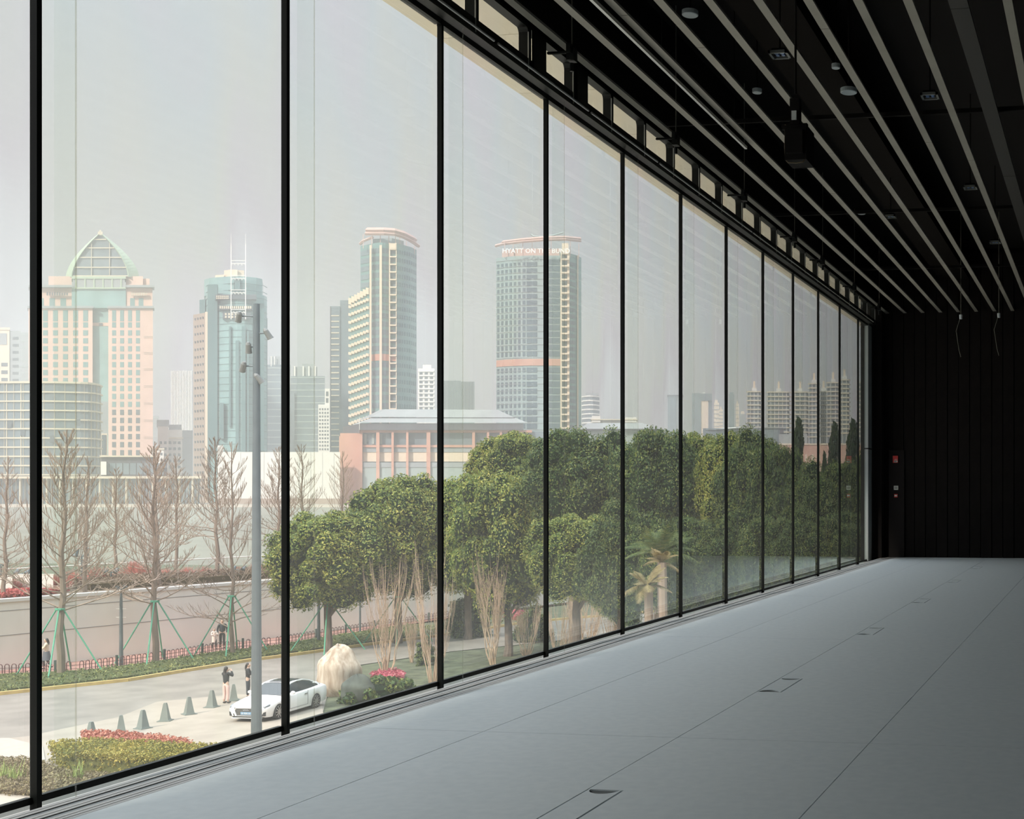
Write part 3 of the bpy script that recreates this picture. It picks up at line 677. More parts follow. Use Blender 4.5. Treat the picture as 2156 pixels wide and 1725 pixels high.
bare(243, 985, 1212, TZ, BM[1], 'faint bare tree behind the wall, between the first two propped ones', 2.6, group='bare trees behind the wall')
bare(334, 930, 1235, TZ, BM[2], 'bare tree standing directly behind the middle propped one', 4.0, group='bare trees behind the wall')
bare(371, 960, 1215, TZ, BM[1], 'faint bare tree right of the middle propped one', 5.0, group='bare trees behind the wall')
bare(458, 920, 1216, TZ, BM[0], 'wide bare tree behind the wall left of the tall light mast', 3.3, group='bare trees behind the wall')
bare(636, 935, 1205, TZ, BM[3], 'bare tree behind the wall just right of the second mullion', 1.1, group='bare trees behind the wall')
bare(722, 950, 1200, TZ, BM[3], 'bare tree in front of the terracotta hall corner', 2.3, group='bare trees behind the wall')
bare(585, 940, 1210, TZ, BM[1], 'faint bare tree seen just left of the second mullion', 2.9, group='bare trees behind the wall')
# multi-stem bare shrubs
M_SHOOT = mat('tan_shoots', (0.50, 0.37, 0.26), 0.9, var=.15)
def shoots(seed, n=17, spread=.42, sub=13):
    rnd = random.Random(seed); q = MB()
    for i in range(n):
        a = rnd.uniform(0, 2 * pi); r = rnd.uniform(.0, .10); p = Vector((cos(a) * r, sin(a) * r, 0)); ex = rnd.uniform(.15, 1) * spread; pts = [p.copy()]; hh = rnd.uniform(.6, 1)
        for s in range(6):
            u = (s + 1) / 6; pts.append(Vector((cos(a) * (r + ex * u ** .8) + rnd.uniform(-.035, .035), sin(a) * (r + ex * u ** .8) + rnd.uniform(-.035, .035), hh * u)))
        q.tube(pts, [.013, .010, .007, .0055, .004, .003, .002], 5, False)
        for s in range(sub):
            j = rnd.uniform(1.5, 5.6); k = int(j); b = pts[k].lerp(pts[k + 1], j - k); a2 = a + rnd.uniform(-1.3, 1.3); l = rnd.uniform(.15, .4)
            m = b + Vector((cos(a2) * l * .3, sin(a2) * l * .3, l * .6)); e_ = m + Vector((cos(a2) * l * .1, sin(a2) * l * .1, l * .5)); q.tube([b, m, e_], [.0032, .0024, .0013], 3, False)
    return q.mesh('stems', M_SHOOT)
SH = [shoots(1), shoots(2, 19, .5), shoots(3, 14, .40, 15)]
def shrub(px, ytop, ybase, wpx, me, label, gz=GZ, D=None):
    D = D or (EYE - gz) * F / (ybase - PY); c = W(px, 0, D); H = (ybase - ytop) * D / F
    t = thing('bare_shrub', label, 'shrub', (c.x, c.y, gz), 0, 'bare multi-stem shrubs')
    o = link('stems', me, t, kind='stuff'); w = wpx * D / F; o.scale = (w, w, H); o.rotation_euler = (0, 0, px); return t
shrub(812, 1200, 1422, 110, SH[0], 'bare tan multi-stem shrub rising from the pink flower patch')
shrub(912, 1195, 1452, 95, SH[1], 'bare tan multi-stem shrub partly behind the third mullion')
shrub(1038, 1195, 1400, 120, SH[2], 'bare tan shrub between the third and fourth mullions')
shrub(1110, 1270, 1385, 70, SH[1], 'small bare tan shrub left of the fourth mullion')
shrub(1232, 1220, 1395, 120, SH[0], 'bare tan shrub between the fourth and fifth mullions')
shrub(1180, 1260, 1420, 90, SH[2], 'bare tan shrub right at the foot of the fourth mullion')
shrub(1290, 1210, 1380, 80, SH[1], 'bare tan shrub just left of the fifth mullion')
shrub(868, 1300, 1395, 60, SH[2], 'small bare tan shrub behind the larger two left of the third mullion')
# red twiggy shrubs behind the wall
M_RT = mat('red_twigs', (0.50, 0.20, 0.16), 0.9, var=.2)
def twigball(seed):
    rnd = random.Random(seed); q = MB()
    for i in range(300):
        a = rnd.uniform(0, 2 * pi); el = rnd.uniform(.1, 1.5); b = Vector((cos(a) * .2 * cos(el), sin(a) * .2 * cos(el), .15)); l = rnd.uniform(.6, 1)
        q.tube([b, (cos(a) * l * cos(el) * .8, sin(a) * l * cos(el) * .8, .2 + l * .6 * sin(el)), (cos(a) * l * cos(el) * 1., sin(a) * l * cos(el) * 1., .2 + l * .8 * sin(el) + .1)], [.012, .009, .004], 3, False)
    q.tube([(0, 0, 0), (0, 0, .4)], .05, 5); return q.mesh('twigs', M_RT)
TBs = [twigball(1), twigball(2)]
i = 0
for px, yb_, r in ((30, 1250, .9), (120, 1245, 1.0), (150, 1240, 1.1), (205, 1232, 1.2), (280, 1218, 1.2), (300, 1222, 1.0), (395, 1222, .9), (430, 1218, .8), (540, 1212, .9), (562, 1212, .8), (500, 1214, .7), (350, 1222, .8)):
    D = (EYE - TZ) * F / (yb_ - PY); c = W(px, 0, D)
    at_ = ['at the far left edge', 'just right of the left mullion', 'left of the second bare tree', 'beside the double spotlight', 'left of the middle propped tree', 'hidden by the middle propped tree trunk', 'right of the middle propped tree', 'left of the wide bare tree', 'right behind the light mast', 'just left of the second mullion', 'left of the light mast', 'right behind the middle propped tree'][i]
    t = thing('red_shrub', 'leafless reddish shrub behind the retaining wall, ' + at_, 'shrub', (c.x, c.y, TZ), 0, 'reddish shrubs behind the wall')
    o = link('twigs', TBs[i % 2], t, kind='stuff'); o.scale = (r, r, r); o.rotation_euler = (0, 0, i); i += 1
# low hedges / ground cover as leaf clouds on mounds
def bed(name, label, cat, pts, z0, h, m, n, s, seed=1, dome=.35, core=None, group=None):
    rs = np.random.RandomState(seed); P = [(p.x, p.y) for p in pts]; xs = [p[0] for p in P]; ys = [p[1] for p in P]
    def inside(x, y):
        c = False; j = len(P) - 1
        for i in range(len(P)):
            if (P[i][1] > y) != (P[j][1] > y) and x < (P[j][0] - P[i][0]) * (y - P[i][1]) / (P[j][1] - P[i][1]) + P[i][0]: c = not c
            j = i
        return c
    out = []; tries = 0
    while len(out) < n and tries < n * 60:
        x, y = rs.uniform(min(xs), max(xs)), rs.uniform(min(ys), max(ys)); tries += 1
        if inside(x, y): out.append((x, y, z0 + h * (rs.uniform(.75, 1.1) if rs.uniform() < .6 else rs.uniform(0, .9))))
    v = leaf_cloud(out, [s * 1.2] * len(out), 4, s, rs, up=.5)
    q = MB(); cx, cy = sum(xs) / len(xs), sum(ys) / len(ys)
    inn = [(cx + (x - cx) * .9, cy + (y - cy) * .9) for x, y in P]; q.prism(inn, z0 - .05, z0 + h * .72)
    me = np_mesh(name, v, [m, core or M_CORE], q); o = bpy.data.objects.new(name, me); COL.objects.link(o); tag(o, label, cat, group, 'stuff'); return o
L_VERGE = leaf_mat('verge_leaves', (.06, .10, .035), (.16, .20, .07), (.36, .36, .12))
M_CV = mat('verge_soil', (.10, .11, .05), 1, spec=0)
vp = [CURB[0] + Vector((-.35, .35, 0))] + [G(x, y, GZ) for x, y in [(0, 1461), (269, 1432), (525, 1390), (605, 1380), (785, 1355), (916, 1339), (916, 1322), (856, 1319), (686, 1345), (584, 1363), (478, 1373), (318, 1399), (172, 1417), (0, 1425)]] + [FENCE[0] + Vector((.3, -.3, 0))]
bed('verge_grass', 'strip of shaggy green ground cover between the yellow curb and the low fence', 'ground cover', vp, GZ, .16, L_VERGE, 15000, .075, 3, core=M_CV)
L_HEDGE = leaf_mat('hedge_leaves', (.12, .14, .03), (.34, .30, .06), (.55, .42, .10))
L_REDL = leaf_mat('red_leaves', (.28, .06, .04), (.55, .20, .14), (.75, .40, .28))
L_BRN = leaf_mat('brown_leaves', (.14, .10, .06), (.27, .21, .12), (.38, .33, .16))
M_CB = mat('bed_soil', (.12, .09, .05), 1, spec=0)
def GP(L, z=GZ): return [G(x, y, z) for x, y in L]
bed('red_shrubbery', 'wavy row of red-leaved shrubs in front of the traffic cones', 'shrubs', GP([(172, 1576), (215, 1574), (270, 1578), (330, 1584), (395, 1594), (408, 1602), (330, 1602), (240, 1594), (180, 1588)]), GZ, .62, L_REDL, 2600, .055, 4, core=mat('red_core', (.2, .05, .03), 1))
bed('clipped_hedge', 'clipped yellow-green hedge in front of the red shrubs', 'hedge', GP([(98, 1606), (180, 1598), (300, 1602), (420, 1610), (520, 1610), (420, 1645), (260, 1638), (130, 1630)]), GZ, .72, L_HEDGE, 9000, .045, 5, core=mat('hedge_core', (.12, .12, .03), 1))
bed('ground_cover', 'low brownish ground cover bed below the clipped hedge', 'ground cover', GP([(-160, 1604), (60, 1608), (140, 1634), (262, 1644), (430, 1640), (330, 1690), (200, 1722), (90, 1684), (-160, 1664)]), GZ, .22, L_BRN, 9000, .05, 6, core=M_CB)
q = MB(); pts = GP([(-200, 1672), (60, 1664), (200, 1700), (330, 1720), (100, 1900), (-300, 1900)], GZ + .03); q.face([(p.x, p.y, GZ + .03) for p in pts]); struct(q.build('pale_paving', mat('pale_paving', (.43, .38, .32), .8, var=.04)))
q = MB(); pts = GP([(-300, 1560), (20, 1554), (90, 1572), (95, 1600), (0, 1606), (-300, 1606)], GZ + .04); q.face([(p.x, p.y, GZ + .04) for p in pts]); struct(q.build('pale_paving', MATS['pale_paving']))
bed('red_mulch', 'patch of red leaves behind the retaining wall at the far left', 'ground cover', GP([(-40, 1256), (100, 1244), (150, 1246), (90, 1256), (0, 1262)], TZ), TZ, .25, leaf_mat('mulch_red', (.3, .04, .04), (.5, .1, .09), (.6, .2, .17)), 700, .09, 7, core=mat('red_core', (.2, .05, .03), 1))
bed('brown_shrubbery', 'low brown twiggy shrubbery along the top of the retaining wall', 'shrubs', GP([(150, 1240), (250, 1228), (400, 1222), (590, 1208), (600, 1216), (420, 1230), (260, 1240), (170, 1247)], TZ), TZ, .55, leaf_mat('brown_twigs', (.10, .07, .045), (.22, .15, .10), (.33, .23, .16)), 2600, .08, 8, core=M_CB)
for px, yb_, lb in ((10, 1648, 'tuft of pale green blades in the brown bed at the far left'), (35, 1652, 'small tuft of green blades right beside the left one'), (160, 1650, 'tuft of green blades in the brown bed right of the left mullion')):
    c = G(px, yb_, GZ); q = MB(); rnd = random.Random(px)
    for k in range(34):
        a = rnd.uniform(0, 6.28); l = rnd.uniform(.35, .8); b = Vector((rnd.uniform(-.2, .2), rnd.uniform(-.2, .2), .1)); w = Vector((-sin(a), cos(a), 0)) * .02
        t_ = b + Vector((cos(a) * l * .4, sin(a) * l * .4, l)); q.face([b - w, b + w, t_])
    o = q.build('grass_tuft', mat('blade_green', (.34, .42, .12), .8)); o.location = c; tag(o, lb, 'grass', 'grass tufts in the bed')
bed('pink_flowers', 'patch of pink-red flowers under the bare shrub beside the boulder', 'flowers', GP([(778, 1428), (800, 1419), (830, 1416), (852, 1424), (848, 1432), (815, 1434)]), GZ, .22, leaf_mat('pink_flower', (.35, .05, .08), (.62, .13, .2), (.75, .35, .35)), 700, .06, 9, core=mat('red_core', (.2, .05, .03), 1))
bed('pink_flowers', 'far patch of pink flowers beside the road left of the fourth mullion', 'flowers', GP([(1060, 1302), (1085, 1295), (1104, 1300), (1090, 1307)]), GZ, .4, MATS['pink_flower'], 300, .09, 10, core=mat('red_core', (.2, .05, .03), 1))
# dark round clipped bush
def mound(name, label, cat, px, yb, rx, h, m, D=None, seed=2, n=30, group=None):
    D = D or (EYE - GZ) * F / (yb - PY); c = W(px, 0, D); me = crown('foliage', seed, rx, rx, h, n, 160, .06 * max(rx, .8), m)
    t = thing(name, label, cat, (c.x, c.y, GZ), 0, group); link('foliage', me, t, (0, 0, h * .25), 'stuff'); q = MB(); q.tube([(0, 0, -.05), (0, 0, h * .3)], .08, 6); q.build('stem', M_BARK, t)
mound('round_bush', 'dark green mounded bush beside the boulder', 'bush', 790, 1470, 1.9, .85, L_DARK, seed=21)
mound('round_bush', 'dark bush on the grass right of the third mullion', 'bush', 985, 1340, 1.5, 2.4, L_DARK, seed=22, n=34)
mound('round_bush', 'dark bush near the fourth mullion foot', 'bush', 1120, 1350, 1.2, 1.9, L_DARK, seed=23)
mound('round_bush', 'dark bush shading the road left of the fourth mullion', 'bush', 895, 1400, .5, 1.3, L_DARK, seed=24)
# boulder
def rock(name, label, pts_fn, m, loc, seed, rx, ry, rz, cat='boulder'):
    rnd = random.Random(seed); q = MB(); nu, nv = 26, 18; rows = []
    for a in range(nv + 1):
        t = pi * a / nv - pi / 2; row = []
        for b in range(nu):
            u = 2 * pi * b / nu; x, y, z = cos(t) * cos(u), cos(t) * sin(u), sin(t)
            k = 1 + .06 * sin(5 * u + 2 * z) + .05 * sin(3 * z * 3 + u) ; k += pts_fn(x, y, z)
            row.append((rx * x * k, ry * y * k, rz * (z * k)))
        rows.append(row)
    q.grid(rows, True); o = q.build(name, m, smooth=True); o.location = loc; tag(o, label, cat); return o
c = G(712, 1462, GZ)
M_ROCK = mat('boulder_stone', (0.62, 0.52, 0.42), 0.9, var=.2, scale=3.2, stretch=(1.5, 1.5, .25), col2=(.34, .25, .18), bump=.6, detail=9)
rock('boulder', 'large pale streaked boulder behind the white car', lambda x, y, z: .05 * x - .12 * max(0, -x) * max(0, z), M_ROCK, (c.x, c.y, GZ + .98), 1, .98, .95, 1.36)
c = G(752, 1478, GZ)
rock('boulder', 'smaller dark greenish rock leaning against the pale boulder', lambda x, y, z: .1 * x * z, mat('dark_rock', (.07, .08, .065), .8, var=.3, scale=2, bump=.4), (c.x, c.y, GZ + .5), 3, .75, .6, .75)
# ================================================================ STREET THINGS
M_CONE = mat('cone_grey', (0.20, 0.225, 0.205), 0.8, var=.06)
def cone():
    r = thing('traffic_cone', '', 'traffic cone'); q = MB(); rows = []
    for z, w in ((.05, .17), (.12, .155), (.74, .062)):
        rows.append([(w, w, z), (-w, w, z), (-w, -w, z), (w, -w, z)])
    i0 = q.grid(rows, True); q.f.append((i0 + 8, i0 + 9, i0 + 10, i0 + 11)); q.m.append(0); q.build('body', M_CONE, r)
    q = MB(); q.box(-.25, .25, -.25, .25, 0, .035); q.box(-.2, .2, -.2, .2, .035, .055); q.build('base', M_CONE, r)
    q = MB(); q.box(-.05, .05, -.05, .05, .74, .77); q.build('cap', M_CONE, r)
    return r
c0 = None
for px, yb_, lb in ((192, 1562, 'farthest left, half hidden by the red shrubs'), (255, 1547, 'second from the left, standing behind the red shrubs'), (301, 1535, 'third from the left'),
                   (348, 1519, 'fourth from the left'), (398, 1505, 'fifth from the left'), (446, 1490, 'sixth from the left, just before the white car'), (492, 1476, 'seventh, half hidden behind the white car')):
    o = cone() if c0 is None else copy_tree(c0); c0 = c0 or o; p = G(px, yb_, GZ); o.location = (p.x, p.y, GZ + .012); o.rotation_euler = (0, 0, .55 + px * .013)
    tag(o, 'grey traffic cone on the pale pavement, ' + lb, 'traffic cone', 'row of grey traffic cones')
# low hoop fence
M_FENCE = mat('fence_brown', (0.13, 0.05, 0.045), 0.6); M_FPOST = mat('fence_post_dark', (.06, .09, .08), .6)
fen = thing('hoop_fence', 'low red-brown hoop fence between the grass verge and the pink path', 'fence')
q = MB(); w, h = .10, .52
pts = [(-w, 0, 0), (-w, 0, h - .1)] + [(-w * cos(a), 0, h - .1 + .1 * sin(a)) for a in (pi * k / 6 for k in range(1, 6))] + [(w, 0, h - .1), (w, 0, 0)]
q.tube(pts, .024, 4, False); hoop_m = q.mesh('hoop', M_FENCE)
q = MB(); q.box(-.05, .05, -.05, .05, 0, .62); fp_m = q.mesh('post', M_FPOST)
acc = 0; k = 0
for i in range(len(FENCE) - 1):
    a, b = FENCE[i], FENCE[i + 1]
    if i == 0: a = b + (a - b).normalized() * 6
    if i == len(FENCE) - 2: b = a + (b - a).normalized() * 10
    L = (b - a).length; d = (b - a) / L; ang = atan2(d.y, d.x); n = int(L / .31)
    for j in range(n):
        p = a + d * (j * .31); p.z = GZ + .05
        if k % 9 == 0: o = link('post', fp_m, fen, p)
        elif k < 330: o = link('hoop', hoop_m, fen, p)
        o.rotation_euler = (0, 0, ang); k += 1
    for zz in (.16, .36):
        q = MB(); q.tube([(a.x, a.y, GZ + zz), (b.x, b.y, GZ + zz)], .014, 4); q.build('rail', M_FENCE, fen)
# tall floodlight mast
M_MAST = mat('mast_grey', (0.125, 0.15, 0.158), 0.5, var=.05)
mD = 46.5; mc = W(540, 0, mD); mH = EYE + (PY - 640) * mD / F - GZ
t = thing('light_mast', 'tall blue-grey light mast carrying small floodlights in front of the white car', 'light mast', (mc.x, mc.y, GZ))
q = MB(); q.lathe((0, 0, 0), [(.26, 0), (.26, .04), (.20, .05), (.19, .5), (.165, 6), (.135, 12), (.115, mH), (0, mH)], 14); q.build('pole', M_MAST, t)
fl = MB(); fl.tube([(0, 0, -.26), (0, 0, -.22), (0, 0, .18), (0, 0, .30)], [.16, .15, .13, .06], 12); fl.tube([(0, 0, -.30), (0, 0, -.25)], [.17, .165], 12); fl_m = fl.mesh('lamp_body', mat('lamp_grey', (.22, .23, .22), .5))
for px, py, sx, tilt in ((505, 667, -1, .55), (565, 703, 1, -.35), (525, 732, -1, .3), (514, 772, -1, .6), (546, 797, .5, -.5)):
    z = EYE + (PY - py) * mD / F - GZ; dx = (px - 540) * mD / F; q = MB()
    q.tube([(0, 0, z), rv * dx * .5 + Vector((0, 0, z + .02)), rv * dx * .85 + Vector((0, 0, z + .02))], .03, 6); arm = q.build('arm', M_MAST, t)
    o = link('lamp', fl_m, arm, rv * dx + Vector((0, -.05, z))); o.scale = (.72, .72, .72); o.rotation_euler = (radians(25), tilt * (1 if sx > 0 else 1), 0)
# thin street lamps by the path and twin spotlights on the terrace
def lamp_post(px, ytop, yb, label, bars=True, gz=GZ, r=.085):
    D = (EYE - gz) * F / (yb - PY); c = W(px, 0, D); H = (yb - ytop) * D / F; t = thing('lamp_post', label, 'lamp post', (c.x, c.y, gz))
    q = MB(); q.tube([(0, 0, 0), (0, 0, H * .55), (0, 0, H * .8), (0, 0, H)], [r * 1.3, r, r * .9, r * .5], 8); q.build('pole', M_MAST, t)
    if bars:
        for zz in (.62, .73): q = MB(); q.tube([tuple(-rv * .28 + Vector((0, 0, H * zz))), tuple(rv * .28 + Vector((0, 0, H * zz)))], .014, 5); q.build('cross_bar', M_COPE, t)
    for s in (-1, 1):
        q = MB(); p = rv * .16 * s; q.tube([(p.x, p.y, H - .12), (p.x * 1.5, p.y * 1.5, H + .1)], [.09, .11], 8); q.tube([(0, 0, H), (p.x, p.y, H)], .02, 5); q.build('lamp_head', M_MAST, t)
lamp_post(255, 1238, 1402, 'slim dark lamp post with white cross bars against the concrete wall')
lamp_post(671, 1225, 1352, 'dark lamp post just right of the leftmost evergreen trunk', bars=False)
lamp_post(758, 1235, 1334, 'thin lamp post behind the second evergreen', bars=False, r=.06)
def spot(px, ytop, yb, label):
    D = (EYE - TZ) * F / (yb - PY); c = W(px, 0, D); H = (yb - ytop) * D / F; t = thing('spotlight', label, 'spotlight', (c.x, c.y, TZ), group='garden spotlights behind the wall')
    q = MB(); q.tube([(0, 0, 0), (0, 0, H * .8)], .045, 6); q.tube([tuple(-rv * .32 + Vector((0, 0, H * .75))), tuple(rv * .32 + Vector((0, 0, H * .75)))], .03, 5); q.build('stand', M_MAST, t)
    for s in (-1, 1):
        q = MB(); p = rv * .34 * s; q.tube([(p.x, p.y - .12, H * .75), (p.x, p.y + .12, H * .95)], [.14, .10], 8); q.build('lamp_head', M_MAST, t)
spot(234, 1196, 1234, 'twin black spotlight behind the wall between the first two propped trees')
spot(503, 1192, 1222, 'twin black spotlight behind the wall left of the light mast')
spot(2, 1178, 1230, 'twin black spotlight at the far left edge behind the wall')
spot(575, 1160, 1214, 'twin black spotlight next to the second mullion')
spot(47, 1198, 1240, 'small dark spotlight just left of the left mullion')
spot(172, 1150, 1236, 'dark spotlight mounted high beside the second bare tree')
q = MB()
for i in range(len(far) - 1):
    a, b = far[i], far[i + 1]; q.tube([(a.x, a.y, TZ + .85), (b.x, b.y, TZ + .85)], .05, 5)
q.build('rail', M_COPE, (t := thing('terrace_railing', 'thin white railing along the river edge of the planted terrace', 'railing')))
q = MB()
for i in range(len(far) - 1):
    a, b = far[i], far[i + 1]; n = int((b - a).length / 2.5)
    for j in range(n): p = a.lerp(b, j / n); q.tube([(p.x, p.y, TZ), (p.x, p.y, TZ + .85)], .025, 4)
o = q.build('baluster', M_COPE, t); o['kind'] = 'stuff'
for x0, x1, y0, y1, lb in ((-60, 26, 1215, 1252, 'white low garden wall at the left edge behind the retaining wall'), (30, 112, 1212, 1249, 'white low garden wall seen right of the left mullion')):
    D = (EYE - TZ) * F / (y1 - PY); q = MB(); px_box(q, x0, x1, y0, y1, D, .4); o = q.build('body', M_COPE); t = thing('garden_wall', lb, 'wall', (0, 0, 0)); o.parent = t
    q = MB(); px_box(q, x0 - 1, x1 + 1, y0 - 2, y0, D, .5); q.build('coping', MATS['quay_stone'], t)

# ================================================================ PEOPLE
SKIN = mat('skin', (.62, .42, .32), .6); HAIR = mat('hair_dark', (.025, .02, .018), .5); M_SHOE = mat('shoe_dark', (.03, .03, .03), .5)
M_EYE = mat('eye_dark', (.02, .015, .012), .3); M_LIP = mat('lip', (.45, .18, .15), .5)
def skinned(name, pts, edges, rad, m, parent, root=0, sub=1):
    me = bpy.data.meshes.new(name); me.from_pydata([tuple(p) for p in pts], edges, []); me.materials.append(m)
    o = bpy.data.objects.new(name, me); COL.objects.link(o); o.parent = parent
    sk = o.modifiers.new('skin', 'SKIN'); sk.use_smooth_shade = True
    lay = me.skin_vertices[0] if me.skin_vertices else None
    if lay is None:
        bpy.context.view_layer.objects.active = o; bpy.ops.mesh.customdata_skin_add(); lay = me.skin_vertices[0]
    for i, r in enumerate(rad):
        r = r if isinstance(r, tuple) else (r, r); lay.data[i].radius = r; lay.data[i].use_root = (i == root)
    s = o.modifiers.new('subsurf', 'SUBSURF'); s.levels = sub; s.render_levels = sub
    return o
def person(label, loc, rz, h, arms, legs, top, bottom, coat=0, long_hair=False, bag=None, lean=0.0, hat=None):
    """arms: per side (elbow, wrist) ; legs: per side (knee, ankle); local frame: +y is where the person faces, 1.7 m figure"""
    k = h / 1.7; T = thing('person', label, 'person', loc, rz, None); T.scale = (k, k, k)
    P = [(0, 0, .93), (0, .0, 1.08), (0, lean * .5, 1.28), (0, lean * .8, 1.42), (0, lean, 1.50), (0, lean + .012, 1.56), (0, lean + .015, 1.645)]
    R = [(.125, .095), (.115, .085), (.145, .10), (.085, .065), .05, .07, .072]
    E_ = [(0, 1), (1, 2), (2, 3), (3, 4), (4, 5), (5, 6)]; tp, tr, te = [(0, 0, .84)] + list(P[1:4]), [(.15, .115), (.14, .105), (.17, .12), (.11, .085)], [(0, 1), (1, 2), (2, 3)]
    for sd_, (el, wr) in zip((-1, 1), arms):
        sh = (sd_ * .175, lean * .8, 1.385); i = len(P); P += [sh, el, wr]; R += [.055, .042, .030]; E_ += [(3, i), (i, i + 1), (i + 1, i + 2)]
        j = len(tp); w2 = tuple(a + (b - a) * .9 for a, b in zip(el, wr)); tp += [sh, el, w2]; tr += [.072, .058, .05]; te += [(3, j), (j, j + 1), (j + 1, j + 2)]
        d = (Vector(wr) - Vector(el)).normalized(); sv = d.cross(Vector((0, 0, 1))); sv = sv.normalized() if sv.length > .1 else Vector((0, 1, 0)); pv = Vector(wr) + d * .045
        ip = len(P); P.append(tuple(pv)); R.append((.036, .02)); E_.append((i + 2, ip))
        for fi, (off, ln) in enumerate(((-.03, .06), (-.01, .075), (.01, .07), (.03, .055))):
            b0 = pv + sv * off + d * .03; b1 = b0 + d * ln * .55 - Vector((0, 0, .008)); b2 = b1 + d * ln * .4 - Vector((0, 0, .02))
            z = len(P); P += [tuple(b0), tuple(b1), tuple(b2)]; R += [.009, .0085, .007]; E_ += [(ip, z), (z, z + 1), (z + 1, z + 2)]
        z = len(P); b0 = Vector(wr) + d * .02 + sv * .035; b1 = b0 + d * .03 + sv * .02; P += [tuple(b0), tuple(b1)]; R += [.011, .009]; E_ += [(i + 2, z), (z, z + 1)]
    bp, br_, be = [(0, 0, .97), (0, 0, .90)], [(.135, .105), (.13, .105)], [(0, 1)]
    for sd_, (kn, an) in zip((-1, 1), legs):
        hp = (sd_ * .085, 0, .88); i = len(P); toe = (an[0], an[1] + .13, max(.03, an[2] - .05)); P += [hp, kn, an, toe]; R += [.085, .055, .038, .03]; E_ += [(0, i), (i, i + 1), (i + 1, i + 2), (i + 2, i + 3)]
        j = len(bp); a2 = tuple(a + (b - a) * .93 for a, b in zip(kn, an)); bp += [hp, kn, a2]; br_ += [.10, .075, .062]; be += [(1, j), (j, j + 1), (j + 1, j + 2)]
        q = MB(); q.ell((an[0], an[1] + .06, an[2] - .045), .05, .13, .045, 10, 6); q.build('shoe', M_SHOE, T, True)
    skinned('body', P, E_, R, SKIN, T)
    skinned('trousers', bp, be, br_, bottom, T)
    if coat:
        q = MB(); q.lathe((0, 0, 0), [(.175, coat), (.165, .95), (.15, 1.1), (.10, 1.15)], 14); q.build('coat_skirt', top, T, True)
    skinned('jacket', tp, te, tr, top, T)
    q = MB(); hy = lean + .015; q.ell((0, hy + .005, 1.60), .078, .092, .112, 14, 10); q.build('head', SKIN, T, True)
    q = MB(); q.ell((0, hy - .022, 1.625), .088, .09, .105, 14, 10)
    if long_hair: q.tube([(0, hy - .07, 1.62), (0, hy - .085, 1.48), (0, hy - .10, 1.34)], [.06, .075, .04], 10)
    q.build('hair', HAIR, T, True)
    for s in (-1, 1):
        q = MB(); q.ell((s * .03, hy + .088, 1.605), .010, .006, .006, 6, 4); q.build('eye', M_EYE, T); q = MB(); q.ell((s * .08, hy, 1.59), .012, .02, .03, 6, 5); q.build('ear', SKIN, T)
    q = MB(); q.ell((0, hy + .098, 1.58), .011, .016, .02, 6, 5); q.build('nose', SKIN, T); q = MB(); q.ell((0, hy + .088, 1.545), .02, .006, .006, 6, 4); q.build('mouth', M_LIP, T)
    if bag: q = MB(); q.box(-.16, .16, -.30, -.13, 1.0, 1.42); q.build('backpack', bag, T)
    return T
C_BLK = mat('cloth_black', (.028, .03, .032), .9); C_NAVY = mat('cloth_navy', (.045, .055, .065), .9); C_PINK = mat('cloth_pink', (.72, .50, .45), .9); C_WHT = mat('cloth_white', (.80, .70, .64), .9)
C_CREAM = mat('cloth_cream', (.74, .62, .46), .9); C_GREY = mat('cloth_grey', (.12, .13, .15), .9)
STL = (((-.10, .02, .5), (-.10, -.02, .09)), ((.10, 0, .5), (.10, .0, .09)))
WALK = (((-.09, .14, .5), (-.09, .10, .09)), ((.09, .02, .5), (.09, -.22, .13)))
DOWN = (((-.25, -.02, 1.12), (-.24, .06, .87)), ((.25, -.02, 1.12), (.24, .06, .87)))
HOLD = (((-.23, .10, 1.16), (-.05, .30, 1.22)), ((.23, .10, 1.16), (.05, .30, 1.22)))
UP = (((-.26, .14, 1.30), (-.08, .24, 1.52)), ((.27, .12, 1.26), (.06, .25, 1.50)))
def ppos(px, py): p = G(px, py, GZ); return (p.x, p.y, GZ + .02)
person('person in black jacket and pale pink trousers, hands raised, left of the white car', ppos(476, 1482), A - .2, 1.68, UP, STL, C_BLK, C_PINK, long_hair=True)
person('person in black jacket standing behind the white car, looking down at their hands', ppos(522, 1470), A - 1.2, 1.63, HOLD, STL, C_BLK, C_NAVY, long_hair=True)
person('adult in dark jacket with backpack walking beside a child on the pink path', (lambda v: (v[0], v[1], GZ + .04))(ppos(468, 1366)), A + pi + .5, 1.78, DOWN, WALK, C_NAVY, C_BLK, bag=C_BLK)
person('child in a long white coat walking beside the taller adult by the wall', (lambda v: (v[0], v[1], GZ + .04))(ppos(451, 1368)), A + pi + .7, 1.28, HOLD, WALK, C_WHT, C_BLK, coat=.55)
person('person in cream jacket and dark skirt walking beside the left mullion', (lambda v: (v[0], v[1], GZ + .04))(ppos(98, 1410)), A + pi / 2 + .4, 1.66, HOLD, WALK, C_CREAM, C_BLK, coat=0, long_hair=True)
q = MB(); q.lathe((0, 0, 0), [(.24, .48), (.2, .7), (.15, .98)], 14)
pp = [o for o in S.objects if o.get('label', '').startswith('person in cream')][0]; q.build('skirt', C_GREY, pp, True)

